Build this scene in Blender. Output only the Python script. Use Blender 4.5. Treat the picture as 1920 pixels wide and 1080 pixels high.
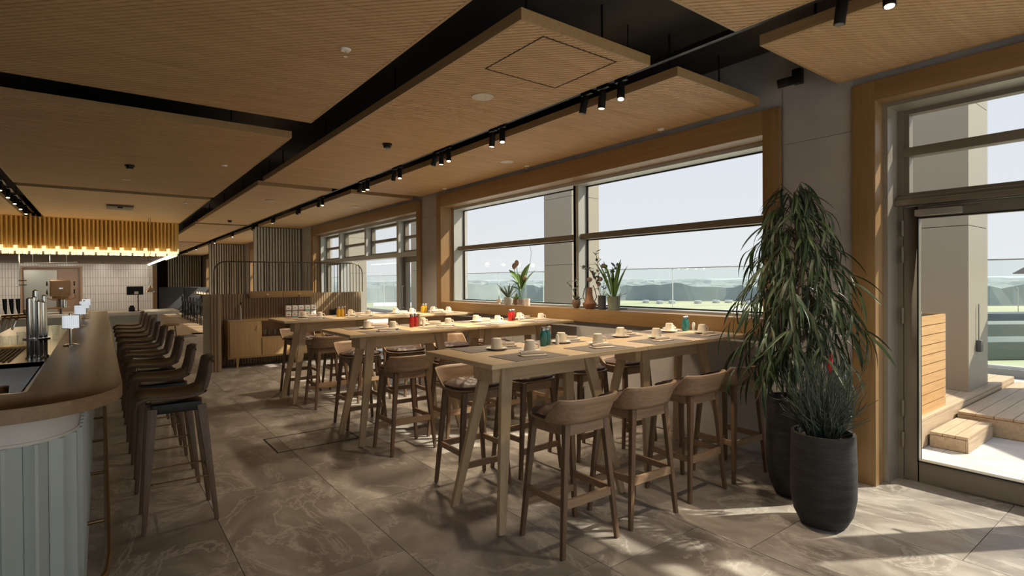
import bpy, bmesh, math, random
from mathutils import Vector, Matrix
random.seed(7)
for o in list(bpy.data.objects): bpy.data.objects.remove(o)
SC = bpy.context.scene
COL = SC.collection
PI = math.pi
R = math.radians

# ---------------------------------------------------------------- camera
FPX, YAW, PIT, ROL, CX, CY = 1020.19, .650909, -.00634325, -.00661209, 967.474, 532.141
cam = bpy.data.cameras.new('camera')
cam.sensor_width = 36; cam.sensor_fit = 'HORIZONTAL'
cam.lens = FPX / 1920 * 36
cam.shift_x = (960 - CX) / 1920
cam.shift_y = (CY - 540) / 1920
cam.clip_start = .05; cam.clip_end = 6000
camo = bpy.data.objects.new('camera', cam); COL.objects.link(camo)
fw = Vector((math.sin(YAW) * math.cos(PIT), math.cos(YAW) * math.cos(PIT), math.sin(PIT)))
rt = Vector((math.cos(YAW), -math.sin(YAW), 0)); up = rt.cross(fw)
r2 = rt * math.cos(ROL) + up * math.sin(ROL); u2 = -rt * math.sin(ROL) + up * math.cos(ROL)
M = Matrix((r2, u2, -fw)).transposed().to_4x4(); M.translation = (0, 0, 1.6)
camo.matrix_world = M
SC.camera = camo

# ---------------------------------------------------------------- view
SC.view_settings.view_transform = 'Standard'
SC.view_settings.look = 'None'
SC.view_settings.exposure = 0.92
SC.view_settings.gamma = 1.0
SC.view_settings.use_curve_mapping = False

# ---------------------------------------------------------------- world and sun
W = bpy.data.worlds.new('sky'); SC.world = W; W.use_nodes = True
nt = W.node_tree; nt.nodes.clear()
wo = nt.nodes.new('ShaderNodeOutputWorld'); bg = nt.nodes.new('ShaderNodeBackground')
tc = nt.nodes.new('ShaderNodeTexCoord'); sx = nt.nodes.new('ShaderNodeSeparateXYZ'); cr = nt.nodes.new('ShaderNodeValToRGB')
nt.links.new(tc.outputs['Generated'], sx.inputs[0]); nt.links.new(sx.outputs['Z'], cr.inputs[0])
e = cr.color_ramp.elements
e[0].position = 0.0; e[0].color = (.84, .845, .86, 1)
e[1].position = .9; e[1].color = (.58, .68, .90, 1)
q = cr.color_ramp.elements.new(.18); q.color = (.78, .80, .865, 1)
nt.links.new(cr.outputs[0], bg.inputs[0]); bg.inputs[1].default_value = .555
nt.links.new(bg.outputs[0], wo.inputs[0])

SUN_AZ, SUN_EL = R(149), R(42)      # heading the light travels, height of the sun
sl = bpy.data.lights.new('sun', 'SUN'); sl.energy = 4.1; sl.angle = R(.9); sl.color = (1, .90, .74)
so = bpy.data.objects.new('sun', sl); COL.objects.link(so); so.location = (12, -6, 12)
sd = Vector((math.cos(SUN_AZ) * math.cos(SUN_EL), math.sin(SUN_AZ) * math.cos(SUN_EL), -math.sin(SUN_EL)))
so.rotation_euler = sd.to_track_quat('-Z', 'Y').to_euler()

# ---------------------------------------------------------------- helpers
class MB:
    def __init__(s): s.v = []; s.f = []
    def add(s, v, f):
        n = len(s.v); s.v += [tuple(p) for p in v]; s.f += [tuple(i + n for i in q) for q in f]; return s
    def box(s, x0, x1, y0, y1, z0, z1):
        return s.add([(x0, y0, z0), (x1, y0, z0), (x1, y1, z0), (x0, y1, z0), (x0, y0, z1), (x1, y0, z1), (x1, y1, z1), (x0, y1, z1)],
                     [(0, 3, 2, 1), (4, 5, 6, 7), (0, 1, 5, 4), (1, 2, 6, 5), (2, 3, 7, 6), (3, 0, 4, 7)])
    def beam(s, p0, p1, w0, d0, w1=None, d1=None, side=(1, 0, 0)):
        # rectangular bar from p0 to p1; w along side, d across
        w1 = w0 if w1 is None else w1; d1 = d0 if d1 is None else d1
        p0 = Vector(p0); p1 = Vector(p1); a = (p1 - p0).normalized(); sd_ = Vector(side)
        sd_ = (sd_ - a * sd_.dot(a)).normalized(); t = a.cross(sd_)
        v = []
        for p, w, d in ((p0, w0, d0), (p1, w1, d1)):
            for i, j in ((-1, -1), (1, -1), (1, 1), (-1, 1)): v.append(p + sd_ * (w / 2 * i) + t * (d / 2 * j))
        return s.add(v, [(0, 3, 2, 1), (4, 5, 6, 7), (0, 1, 5, 4), (1, 2, 6, 5), (2, 3, 7, 6), (3, 0, 4, 7)])
    def tube(s, pts, r, n=8, cap=True):
        pts = [Vector(p) for p in pts]; m = len(pts)
        rr = r if isinstance(r, (list, tuple)) else [r] * m
        v = []; ref = None
        for i, p in enumerate(pts):
            a = (pts[min(i + 1, m - 1)] - pts[max(i - 1, 0)]).normalized()
            if ref is None:
                ref = Vector((0, 0, 1)) if abs(a.z) < .9 else Vector((1, 0, 0))
            b = (ref - a * ref.dot(a)).normalized(); ref = b; c = a.cross(b)
            for k in range(n):
                t = 2 * PI * k / n; v.append(p + (b * math.cos(t) + c * math.sin(t)) * rr[i])
        f = []
        for i in range(m - 1):
            for k in range(n):
                f.append((i * n + k, i * n + (k + 1) % n, (i + 1) * n + (k + 1) % n, (i + 1) * n + k))
        if cap: f.append(tuple(range(n - 1, -1, -1))); f.append(tuple((m - 1) * n + k for k in range(n)))
        return s.add(v, f)
    def lathe(s, prof, n=24, c=(0, 0, 0), sx=1, sy=1):
        v = []; f = []; m = len(prof)
        for r, z in prof:
            for k in range(n):
                t = 2 * PI * k / n; v.append((c[0] + r * math.cos(t) * sx, c[1] + r * math.sin(t) * sy, c[2] + z))
        for i in range(m - 1):
            for k in range(n): f.append((i * n + k, i * n + (k + 1) % n, (i + 1) * n + (k + 1) % n, (i + 1) * n + k))
        if prof[0][0] > 1e-4: f.append(tuple(range(n - 1, -1, -1)))
        if prof[-1][0] > 1e-4: f.append(tuple((m - 1) * n + k for k in range(n)))
        return s.add(v, f)
    def prism(s, poly, z0, z1):
        n = len(poly); v = [(x, y, z0) for x, y in poly] + [(x, y, z1) for x, y in poly]
        return s.add(v, [tuple(range(n - 1, -1, -1)), tuple(range(n, 2 * n))] + [(i, (i + 1) % n, n + (i + 1) % n, n + i) for i in range(n)])
    def strip(s, a, b, z0, z1):
        # closed wall between two paths a and b (same length), from z0 to z1
        n = len(a); v = []
        for z in (z0, z1): v += [(x, y, z) for x, y in a] + [(x, y, z) for x, y in b]
        f = []; B = 2 * n
        for i in range(n - 1):
            f += [(i, i + 1, n + i + 1, n + i), (B + i, B + n + i, B + n + i + 1, B + i + 1), (i, B + i, B + i + 1, i + 1), (n + i, n + i + 1, B + n + i + 1, B + n + i)]
        f += [(0, n, B + n, B), (n - 1, B + n - 1, B + 2 * n - 1, 2 * n - 1)]
        return s.add(v, f)
    def grid(s, nu, nv, fn):
        v = [fn(i / (nu - 1), j / (nv - 1)) for i in range(nu) for j in range(nv)]
        return s.add(v, [(i * nv + j, (i + 1) * nv + j, (i + 1) * nv + j + 1, i * nv + j + 1) for i in range(nu - 1) for j in range(nv - 1)])
    def mesh(s, name, mat, smooth=False, bevel=0, seg=2):
        me = bpy.data.meshes.new(name); me.from_pydata(s.v, [], s.f)
        bm = bmesh.new(); bm.from_mesh(me)
        bmesh.ops.remove_doubles(bm, verts=bm.verts, dist=1e-6)
        bmesh.ops.recalc_face_normals(bm, faces=bm.faces)
        if bevel:
            eds = [e_ for e_ in bm.edges if len(e_.link_faces) == 2 and e_.calc_face_angle(0) > .6]
            bmesh.ops.bevel(bm, geom=eds, offset=bevel, segments=seg, affect='EDGES', profile=.6, clamp_overlap=True)
        bm.to_mesh(me); bm.free()
        if smooth or bevel:
            for p in me.polygons: p.use_smooth = True
            me.set_sharp_from_angle(angle=R(38))
        if mat: me.materials.append(mat)
        return me
    def build(s, name, mat, parent=None, smooth=False, bevel=0, seg=2):
        return link(name, s.mesh(name, mat, smooth, bevel, seg), parent)

def link(name, me, parent=None, loc=None, rot=None):
    o = bpy.data.objects.new(name, me); COL.objects.link(o)
    if parent: o.parent = parent
    if loc: o.location = loc
    if rot: o.rotation_euler = rot
    return o
def tag(o, label, cat, group=None, kind=None):
    o['label'] = label; o['category'] = cat
    if group: o['group'] = group
    if kind: o['kind'] = kind
    return o
def struct(o): o['kind'] = 'structure'; return o
def thing(name, label, cat, loc=(0, 0, 0), rz=0, group=None):
    o = bpy.data.objects.new(name, None); COL.objects.link(o); o.empty_display_size = .1
    o.location = loc; o.rotation_euler = (0, 0, rz)
    return tag(o, label, cat, group)
def sroot(name, loc=(0, 0, 0)):
    o = bpy.data.objects.new(name, None); COL.objects.link(o); o.location = loc; o.empty_display_size = .1
    return struct(o)
def copy_tree(o, parent=None):
    c = o.copy(); COL.objects.link(c)
    if parent: c.parent = parent
    for ch in list(o.children): copy_tree(ch, c)
    return c
def place(proto, used, loc, rz, label, group):
    o = proto if not used else copy_tree(proto)
    o.location = loc; o.rotation_euler = (0, 0, rz); o['label'] = label; o['group'] = group
    return o

# ---------------------------------------------------------------- materials
def mat(name):
    m = bpy.data.materials.new(name); m.use_nodes = True
    return m, m.node_tree, m.node_tree.nodes['Principled BSDF']
def plain(name, c, rough=.5, metal=0, spec=.5, **kw):
    m, t, b = mat(name)
    b.inputs['Base Color'].default_value = (*c, 1); b.inputs['Roughness'].default_value = rough
    b.inputs['Metallic'].default_value = metal; b.inputs['Specular IOR Level'].default_value = spec
    for k, v in kw.items(): b.inputs[k].default_value = v
    return m
def nd(t, kind, **kw):
    n = t.nodes.new(kind)
    for k, v in kw.items(): setattr(n, k, v)
    return n
def ramp(t, fac, stops):
    n = t.nodes.new('ShaderNodeValToRGB'); el = n.color_ramp.elements
    el[0].position = stops[0][0]; el[0].color = (*stops[0][1], 1)
    el[1].position = stops[-1][0]; el[1].color = (*stops[-1][1], 1)
    for p, c in stops[1:-1]:
        x = el.new(p); x.color = (*c, 1)
    t.links.new(fac, n.inputs[0]); return n.outputs[0]
def noise(t, vec, scale, detail=4, rough=.55, dist=0):
    n = t.nodes.new('ShaderNodeTexNoise'); n.inputs['Scale'].default_value = scale
    n.inputs['Detail'].default_value = detail; n.inputs['Roughness'].default_value = rough; n.inputs['Distortion'].default_value = dist
    t.links.new(vec, n.inputs['Vector']); return n.outputs['Fac']
def coords(t, scale=(1, 1, 1), rot=(0, 0, 0), world=False, jitter=True):
    mp = t.nodes.new('ShaderNodeMapping'); mp.inputs['Scale'].default_value = scale; mp.inputs['Rotation'].default_value = rot
    if world:
        src = t.nodes.new('ShaderNodeNewGeometry').outputs['Position']
    else:
        src = t.nodes.new('ShaderNodeTexCoord').outputs['Object']
    if jitter:
        oi = t.nodes.new('ShaderNodeObjectInfo'); ml = nd(t, 'ShaderNodeVectorMath', operation='SCALE')
        cb = t.nodes.new('ShaderNodeCombineXYZ')
        for k in range(3): t.links.new(oi.outputs['Random'], cb.inputs[k])
        t.links.new(cb.outputs[0], ml.inputs[0]); ml.inputs['Scale'].default_value = 37
        ad = nd(t, 'ShaderNodeVectorMath', operation='ADD'); t.links.new(src, ad.inputs[0]); t.links.new(ml.outputs[0], ad.inputs[1]); src = ad.outputs[0]
    t.links.new(src, mp.inputs['Vector']); return mp.outputs[0]
def bump(t, b, h, s=.2, d=.01):
    n = t.nodes.new('ShaderNodeBump'); n.inputs['Strength'].default_value = s; n.inputs['Distance'].default_value = d
    t.links.new(h, n.inputs['Height']); t.links.new(n.outputs[0], b.inputs['Normal'])
def wood(name, dark, light, axis=0, rough=.45, fine=26, rot=(0, 0, 0), jitter=True):
    m, t, b = mat(name)
    sc = [fine] * 3; sc[axis] = 1.4
    v = coords(t, sc, rot, jitter=jitter)
    n = noise(t, v, 1.0, 6, .6, 1.2)
    mid = tuple((a + c) / 2 for a, c in zip(dark, light))
    c = ramp(t, n, [(.28, dark), (.5, mid), (.72, light)])
    t.links.new(c, b.inputs['Base Color']); b.inputs['Roughness'].default_value = rough
    bump(t, b, n, .08, .003)
    return m
def stone(name, cols, scale=1.3, rough=.4, jitter=True, vein=(.5, .47, .42), vs=.55):
    m, t, b = mat(name)
    v = coords(t, (1, .62, 1), (0, 0, R(28)), world=True, jitter=jitter)
    n1 = noise(t, v, scale * 1.2, 8, .62, 1.8)
    c1 = ramp(t, n1, [(.3, cols[0]), (.5, cols[1]), (.7, cols[2])])
    n2 = noise(t, v, scale * 1.5, 9, .66, .9)
    k = ramp(t, n2, [(.478, (0, 0, 0)), (.5, (vs, vs, vs)), (.522, (0, 0, 0))])
    mx = nd(t, 'ShaderNodeMix', data_type='RGBA'); t.links.new(k, mx.inputs['Factor'])
    t.links.new(c1, mx.inputs['A']); mx.inputs['B'].default_value = (*vein, 1)
    t.links.new(mx.outputs['Result'], b.inputs['Base Color'])
    rr = ramp(t, n1, [(.3, (rough - .08,) * 3), (.7, (rough + .12,) * 3)]); t.links.new(rr, b.inputs['Roughness'])
    bump(t, b, n1, .12, .004)
    return m
def mottled(name, a, c, scale=3, rough=.8, bs=.1, metal=0, stretch=(1, 1, 1)):
    m, t, b = mat(name); v = coords(t, stretch)
    n = noise(t, v, scale, 7, .6)
    t.links.new(ramp(t, n, [(.3, a), (.7, c)]), b.inputs['Base Color']); b.inputs['Roughness'].default_value = rough; b.inputs['Metallic'].default_value = metal
    bump(t, b, n, bs, .01); return m
def glassy(name, tint=(.965, .98, .975), f0=.006, rough=0.0):
    m = bpy.data.materials.new(name); m.use_nodes = True; t = m.node_tree; t.nodes.clear()
    o = t.nodes.new('ShaderNodeOutputMaterial'); mx = t.nodes.new('ShaderNodeMixShader'); tr = t.nodes.new('ShaderNodeBsdfTransparent')
    gl = t.nodes.new('ShaderNodeBsdfGlossy'); lw = t.nodes.new('ShaderNodeLayerWeight'); lw.inputs['Blend'].default_value = .5
    pw = nd(t, 'ShaderNodeMath', operation='POWER'); pw.inputs[1].default_value = 5
    ma = nd(t, 'ShaderNodeMath', operation='MULTIPLY_ADD'); ma.inputs[1].default_value = .6; ma.inputs[2].default_value = f0
    tr.inputs[0].default_value = (*tint, 1); gl.inputs['Roughness'].default_value = rough
    t.links.new(lw.outputs['Facing'], pw.inputs[0]); t.links.new(pw.outputs[0], ma.inputs[0])
    t.links.new(ma.outputs[0], mx.inputs[0]); t.links.new(tr.outputs[0], mx.inputs[1]); t.links.new(gl.outputs[0], mx.inputs[2]); t.links.new(mx.outputs[0], o.inputs[0])
    return m
def emit(name, c, s):
    m, t, b = mat(name); b.inputs['Base Color'].default_value = (*c, 1)
    b.inputs['Emission Color'].default_value = (*c, 1); b.inputs['Emission Strength'].default_value = s; return m

OAK = wood('pale_oak', (.53, .39, .22), (.69, .53, .33), 0, .42)
OAKZ = wood('pale_oak_legs', (.46, .34, .19), (.60, .46, .28), 2, .45)
TRIMY = wood('trim_oak_along', (.235, .138, .055), (.315, .19, .08), 1, .4, jitter=True)
TRIMZ = wood('trim_oak_up', (.235, .138, .055), (.315, .19, .08), 2, .4)
TRIMX = wood('trim_oak_across', (.235, .138, .055), (.315, .19, .08), 0, .4)
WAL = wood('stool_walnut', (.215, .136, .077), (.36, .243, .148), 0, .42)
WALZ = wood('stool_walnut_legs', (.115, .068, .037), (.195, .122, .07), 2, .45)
BARW = wood('bar_top_wood', (.075, .038, .012), (.125, .065, .022), 1, .36)
CEILW = wood('ceiling_slat_oak', (.46, .295, .14), (.60, .405, .21), 0, .6, 14, (0, 0, R(45)))
CEILE = wood('ceiling_edge_oak', (.34, .21, .09), (.44, .29, .135), 1, .5)
SIDEW = wood('sideboard_oak', (.42, .27, .12), (.54, .37, .18), 2, .45)
DECK = wood('deck_timber', (.42, .30, .19), (.58, .45, .31), 0, .6)
DECKO = wood('planter_timber', (.50, .27, .10), (.66, .40, .17), 0, .5)
FLUTEW = wood('fluted_oak', (.27, .19, .11), (.40, .30, .18), 2, .5)
SLATG = wood('pale_slat', (.60, .55, .45), (.74, .69, .58), 2, .5)
BARW.node_tree.nodes['Principled BSDF'].inputs['Specular IOR Level'].default_value = .16
BARE = wood('bar_edge_wood', (.20, .125, .06), (.30, .19, .095), 1, .4)
STONE = stone('floor_stone', ((.16, .14, .12), (.285, .258, .228), (.45, .42, .38)), 1.2, .36, True, (.56, .53, .48), .5)
PAVE = stone('terrace_stone', ((.50, .485, .465), (.60, .585, .565), (.68, .66, .64)), 1.4, .6)
GROUT = plain('grout', (.09, .08, .07), .9)
CONC = mottled('concrete', (.36, .34, .32), (.46, .44, .42), 2.2, .75, .15)
SLAB = mottled('dark_slab', (.045, .042, .036), (.09, .084, .07), 1.3, .85, .2)
PLAST = plain('grey_plaster', (.32, .30, .28), .8)
DARKIN = plain('ceiling_backing', (.035, .022, .012), .9)
BLACK = plain('black_metal', (.012, .012, .012), .45, .3)
CHROME = plain('chrome', (.78, .78, .78), .12, 1)
STEEL = plain('brushed_steel', (.55, .55, .54), .3, 1)
FRAME = plain('window_frame_metal', (.21, .182, .14), .42, .25)
FRAMEL = plain('window_frame_pale', (.46, .47, .44), .4, .25)
BRASS = plain('brass', (.62, .40, .16), .3, 1)
BRASSD = plain('aged_brass', (.30, .20, .09), .35, 1)
COPPER = plain('bronze', (.45, .29, .16), .38, .85)
GLASS = glassy('window_glass')
CLEAR = glassy('clear_glass', (.95, .97, .97), .06, .02)
TINT = glassy('balustrade_glass', (.93, .965, .955), .015)
WHITE = plain('white_glaze', (.82, .79, .73), .3)
CREAM = plain('cream_cup', (.80, .72, .58), .45)
NAPK = plain('napkin', (.66, .57, .47), .9)
MATT = mottled('placemat', (.17, .145, .125), (.24, .21, .19), 40, .75, .3)
CUSH = mottled('cushion_leather', (.030, .027, .028), (.115, .062, .043), 9, .42, .25)
PALEG = mottled('pale_glazed', (.42, .47, .43), (.54, .59, .55), 3, .35, .1, stretch=(1, 1, .25))
FASC = plain('white_fascia', (.66, .62, .56), .45)
STONEW = mottled('white_stone', (.60, .59, .56), (.70, .69, .66), 3, .3, .02)
BROWN = mottled('seat_shell', (.105, .068, .045), (.150, .10, .068), 60, .55, .15)
DARKG = plain('dark_grey_panel', (.05, .055, .058), .6)
POTB = mottled('dark_pot', (.012, .012, .012), (.035, .034, .033), 6, .75, .5, stretch=(1, 1, 5))
SOIL = mottled('soil', (.03, .02, .015), (.07, .05, .035), 30, .95, .6)

def leafmat(name, a, c, rough=.38):
    m, t, b = mat(name); oi = t.nodes.new('ShaderNodeObjectInfo')
    t.links.new(ramp(t, oi.outputs['Random'], [(0, a), (1, c)]), b.inputs['Base Color']); b.inputs['Roughness'].default_value = rough
    return m
LEAF = leafmat('ficus_leaf', (.020, .042, .017), (.050, .085, .027), .5)
LEAF2 = leafmat('grey_green_leaf', (.07, .10, .075), (.12, .16, .11), .6)
LEAF3 = leafmat('fresh_leaf', (.10, .20, .05), (.16, .28, .07), .5)
BARK = mottled('bark', (.09, .06, .04), (.16, .11, .075), 20, .9, .4)

# ================================================================ SETTING
XW = 4.75           # inner face of the window wall
XO = 5.25           # its outer face
# ---- floor and its tiles
fl = struct(MB().box(-5, XO, -1.3, 42, -.25, -.006).build('floor', GROUT))
TX = [4.667 - .812 * k for k in range(13)]
tile_cache = {}
offs = {0: .915, 1: .10, 2: 2.085, 3: .55, 4: 1.35, 5: .2}
for k in range(len(TX)):
    x1 = min(TX[k] if k else 4.667, XO); x0 = TX[k] - .812
    cols = [(x0, x1)] if k else [(4.667, XO), (x0, x1)]
    for ci, (a, b_) in enumerate(cols):
        off = offs.get(k, (k * .53) % 1.62)
        y = off - 1.624 * 4
        while y < 18.4:
            y0 = max(y, -1.2); y1 = y + 1.624
            if y1 > -1.1 and b_ > -4.9:
                w, d = round(b_ - a - .004, 3), round(y1 - y0 - .004, 3)
                key = (w, d)
                if key not in tile_cache: tile_cache[key] = MB().box(-w / 2, w / 2, -d / 2, d / 2, -.02, 0).mesh('tile', STONE)
                link('tile', tile_cache[key], fl, ((a + b_) / 2, (y0 + y1) / 2, 0))
            y = y1
FARF = wood('far_floor_oak', (.30, .21, .13), (.42, .31, .20), 1, .35)
w_ = MB().box(-5, XO, 19.4, 42, -.02, 0).build('floor_boards', FARF, fl)
hatch = MB()
for a in ((1.29, 1.305, 5.39, 5.955), (2.075, 2.09, 5.39, 5.955), (1.29, 2.09, 5.39, 5.405), (1.29, 2.09, 5.94, 5.955)): hatch.box(*a, .0005, .002)
hatch.build('hatch_frame', plain('hatch_metal', (.03, .025, .02), .5, .5), fl)

# ---- ceiling slab
struct(MB().box(-5, XO, -1.3, 42, 3.62, 3.9).build('ceiling', SLAB))
# ---- other walls
struct(MB().box(-5.2, -5, -1.3, 42, 0, 3.62).build('wall_left', PLAST))
wb = MB(); wb.box(-5.2, -3.47, -1.4, -1.2, 0, 3.62); wb.box(4.7, XO, -1.4, -1.2, 0, 3.62); wb.box(-3.47, 4.7, -1.4, -1.2, 3.1, 3.62)
struct(wb.build('wall_back', PLAST))
w6 = sroot('window_5')                 # glazed front behind the viewer
for k in range(8): MB().box(-3.467 + 1.1667 * k - .03, -3.467 + 1.1667 * k + .03, -1.35, -1.23, 0, 3.1).build('mullion', FRAME, w6)
MB().box(-3.467, 4.7, -1.35, -1.23, 3.03, 3.1).build('frame', FRAME, w6); MB().box(-3.467, 4.7, -1.35, -1.23, 0, .07).build('frame', FRAME, w6)
for k in range(7): MB().box(-3.437 + 1.1667 * k, -2.33 + 1.1667 * k, -1.296, -1.284, .07, 3.03).build('pane', GLASS, w6)
struct(MB().box(-5.2, XO, 42, 42.2, 0, 3.62).build('wall_far', PLAST))
# ---- window wall
wr = MB()
def wseg(y0, y1, z0, z1): wr.box(XW, XO, y0, y1, z0, z1)
OPEN = [(-.97, 1.645, 0, 2.954), (2.53, 8.33, 1.235, 2.885), (9.25, 15.53, 0, 2.90), (17.6, 23.6, 0, 2.90), (25.8, 35, 0, 2.9)]
ys = -1.4
for y0, y1, z0, z1 in OPEN:
    wseg(ys, y0, 0, 3.62)
    if z0 > 0: wseg(y0, y1, 0, z0)
    wseg(y0, y1, z1, 3.62); ys = y1
wseg(ys, 42.2, 0, 3.62)
WR = struct(wr.build('wall_right', CONC))
# concrete facing panels between the openings
for (y0, y1) in ((1.805, 2.365), (8.495, 9.09), (15.69, 17.5)):
    for z0, z1 in ((0.02, 1.08), (1.084, 2.76), (2.764, 3.6)):
        MB().box(XW - .012, XW, y0 + .002, y1 - .002, z0, z1).build('wall_panel', CONC, WR)
for y0, y1 in ((2.37, 4.3), (4.304, 6.3), (6.304, 8.48)):
    MB().box(XW - .012, XW, y0, y1 - .003, .02, 1.08).build('wall_panel', CONC, WR)

def trim(root, y0, y1, z0, z1, w, sill=True, depth=.245, zt=None):
    # wood lining and face around an opening (y0..y1, z0..z1); face boards w wide
    zt = z1 + w if zt is None else zt
    f0, f1 = 4.70, 4.75
    zb = z0 - w if sill else 0
    MB().box(f0, f1, y0 - w, y0, zb, zt).build('face_board', TRIMZ, root, bevel=.003)
    MB().box(f0, f1, y1, y1 + w, zb, zt).build('face_board', TRIMZ, root, bevel=.003)
    MB().box(f0, f1, y0, y1, z1, zt).build('face_board', TRIMY, root, bevel=.003)
    if sill: MB().box(f0, f1, y0, y1, zb, z0).build('face_board', TRIMY, root, bevel=.003)
    d1 = 4.70 + depth
    MB().box(f0 + .004, d1, y0 - .02, y0 + .002, z0, z1).build('lining_board', TRIMZ, root)
    MB().box(f0 + .004, d1, y1 - .002, y1 + .02, z0, z1).build('lining_board', TRIMZ, root)
    MB().box(f0 + .004, d1, y0, y1, z1 - .002, z1 + .02).build('lining_board', TRIMY, root)
    if sill: MB().box(f0 + .004, d1, y0, y1, z0 - .02, z0 + .004).build('sill_board', TRIMY, root)
def pane(root, y0, y1, z0, z1, x=5.165, m=None, name='pane'):
    return MB().box(x - .006, x + .006, y0, y1, z0, z1).build(name, m or GLASS, root)

# ---- window 1: the big picture window
w1 = sroot('window_1', (0, 0, 0))
t1 = sroot('trim_1'); trim(t1, 2.53, 8.33, 1.235, 2.885, .15, True, .245, 3.10)
fx0, fx1 = 4.945, 5.17
fm = MB()
fm.box(fx0, fx1, 2.53, 2.575, 1.235, 2.885); fm.box(fx0, fx1, 8.285, 8.33, 1.235, 2.885)
fm.box(fx0, fx1, 2.575, 8.285, 2.845, 2.885); fm.box(fx0, fx1, 2.575, 8.285, 1.235, 1.262)
fm.build('frame', FRAMEL, w1)
MB().box(4.99, fx1, 5.19, 5.275, 1.262, 2.845).build('mullion', FRAMEL, w1)
MB().box(4.99, 5.0, 5.24, 5.285, 1.262, 2.845).build('mullion_cap', FRAME, w1)
for a, b_ in ((2.575, 5.19), (5.285, 8.285)):
    MB().box(5.03, fx1, a, b_, 2.135, 2.205).build('transom', FRAME, w1)
    pane(w1, a, b_, 1.262, 2.135); pane(w1, a, b_, 2.205, 2.845)
    g = MB()   # dark gaskets round the glass
    for z0, z1 in ((1.262, 2.135), (2.205, 2.845)):
        g.box(5.14, 5.158, a, a + .02, z0, z1); g.box(5.14, 5.158, b_ - .02, b_, z0, z1); g.box(5.14, 5.158, a, b_, z0, z0 + .014); g.box(5.14, 5.158, a, b_, z1 - .014, z1)
    g.build('gasket', BLACK, w1)

# ---- window 2: transoms over full-height glazing and a door
w2 = sroot('window_2'); t2 = sroot('trim_2'); trim(t2, 9.25, 15.53, 0, 2.90, .155, False, .2, 3.10)
f2 = MB(); f2.box(4.90, 5.17, 15.46, 15.53, 0, 2.9); f2.box(4.90, 5.17, 9.25, 9.31, 0, 2.9); f2.box(4.90, 5.17, 9.31, 15.46, 2.85, 2.9); f2.box(4.90, 5.17, 9.31, 15.46, 2.10, 2.19); f2.box(4.90, 5.17, 9.31, 15.46, 0, .06)
f2.build('frame', FRAMEL, w2)
MUL = [9.31, 10.55, 12.3, 14.05, 15.46]
for y in MUL[1:4]: MB().box(4.93, 5.17, y - .045, y + .045, 2.19, 2.85).build('mullion', FRAMEL, w2)
for y in (10.55, 14.05): MB().box(4.93, 5.17, y - .06, y + .06, .06, 2.10).build('mullion', FRAMEL, w2)
def sash(root, y0, y1, z0, z1, bar=None, x0=5.06, x1=5.15, t=.05, m=None):
    s = MB(); s.box(x0, x1, y0, y0 + t, z0, z1); s.box(x0, x1, y1 - t, y1, z0, z1); s.box(x0, x1, y0 + t, y1 - t, z0, z0 + t); s.box(x0, x1, y0 + t, y1 - t, z1 - t, z1)
    if bar: s.box(x0, x1, y0 + t, y1 - t, bar - .03, bar + .03)
    o = s.build('sash', m or FRAME, root)
    zs = [z0 + t] + ([bar - .03, bar + .03] if bar else []) + [z1 - t]
    for i in range(0, len(zs), 2): pane(root, y0 + t, y1 - t, zs[i], zs[i + 1], (x0 + x1) / 2)
    return o
for i in range(4): sash(w2, MUL[i] + (.045 if i else 0), MUL[i + 1] - (.045 if i < 3 else 0), 2.19, 2.85, 2.51)
pane(w2, 10.61, 13.99, .06, 2.10)
sash(w2, 14.11, 15.46, .06, 2.10)
d2 = sash(w2, 9.31, 10.49, .06, 2.10, None, 5.03, 5.13, .11)
d2.name = 'door_leaf'
MB().tube([(4.99, 10.40, 1.05), (4.95, 10.40, 1.05), (4.95, 10.40, 1.5), (4.99, 10.40, 1.5)], .012, 8).build('door_handle', STEEL, w2, True)

# ---- windows 3 and 4 further along the wall
for n, y0, y1 in ((3, 17.6, 23.6), (4, 25.8, 35.0)):
    w = sroot('window_%d' % n); t = sroot('trim_%d' % n); trim(t, y0, y1, 0, 2.9, .155, False, .2, 3.10)
    k = 4 if n == 3 else 6; st = (y1 - y0) / k
    for i in range(k): sash(w, y0 + i * st, y0 + (i + 1) * st, .05, 2.85, 2.15)

# ---- glazed doors on the right
dr = sroot('door_1'); td = sroot('trim_5'); trim(td, -.97, 1.645, 0, 2.954, .157, False, .16, 3.105)
f = MB(); f.box(4.86, 5.19, 1.612, 1.645, 0, 2.954); f.box(4.86, 5.19, -.97, -.937, 0, 2.954); f.box(4.86, 5.19, -.937, 1.612, 2.925, 2.954)
f.build('frame_lining', plain('door_lining', (.33, .30, .25), .32, .3), dr)
MB().box(5.02, 5.19, -.937, 1.612, 2.165, 2.235).build('transom', FRAME, dr, bevel=.003)
MB().box(4.985, 5.03, -.937, 1.612, 2.165, 2.205).build('transom_ledge', FRAME, dr, bevel=.003)
f = MB(); f.box(5.06, 5.19, 1.573, 1.612, 0.0, 2.165); f.box(5.06, 5.19, 1.573, 1.612, 2.235, 2.925); f.box(5.06, 5.19, -.937, -.90, 0, 2.925)
f.build('frame', FRAME, dr)
DY = [1.573, .42, -.90]
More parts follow.
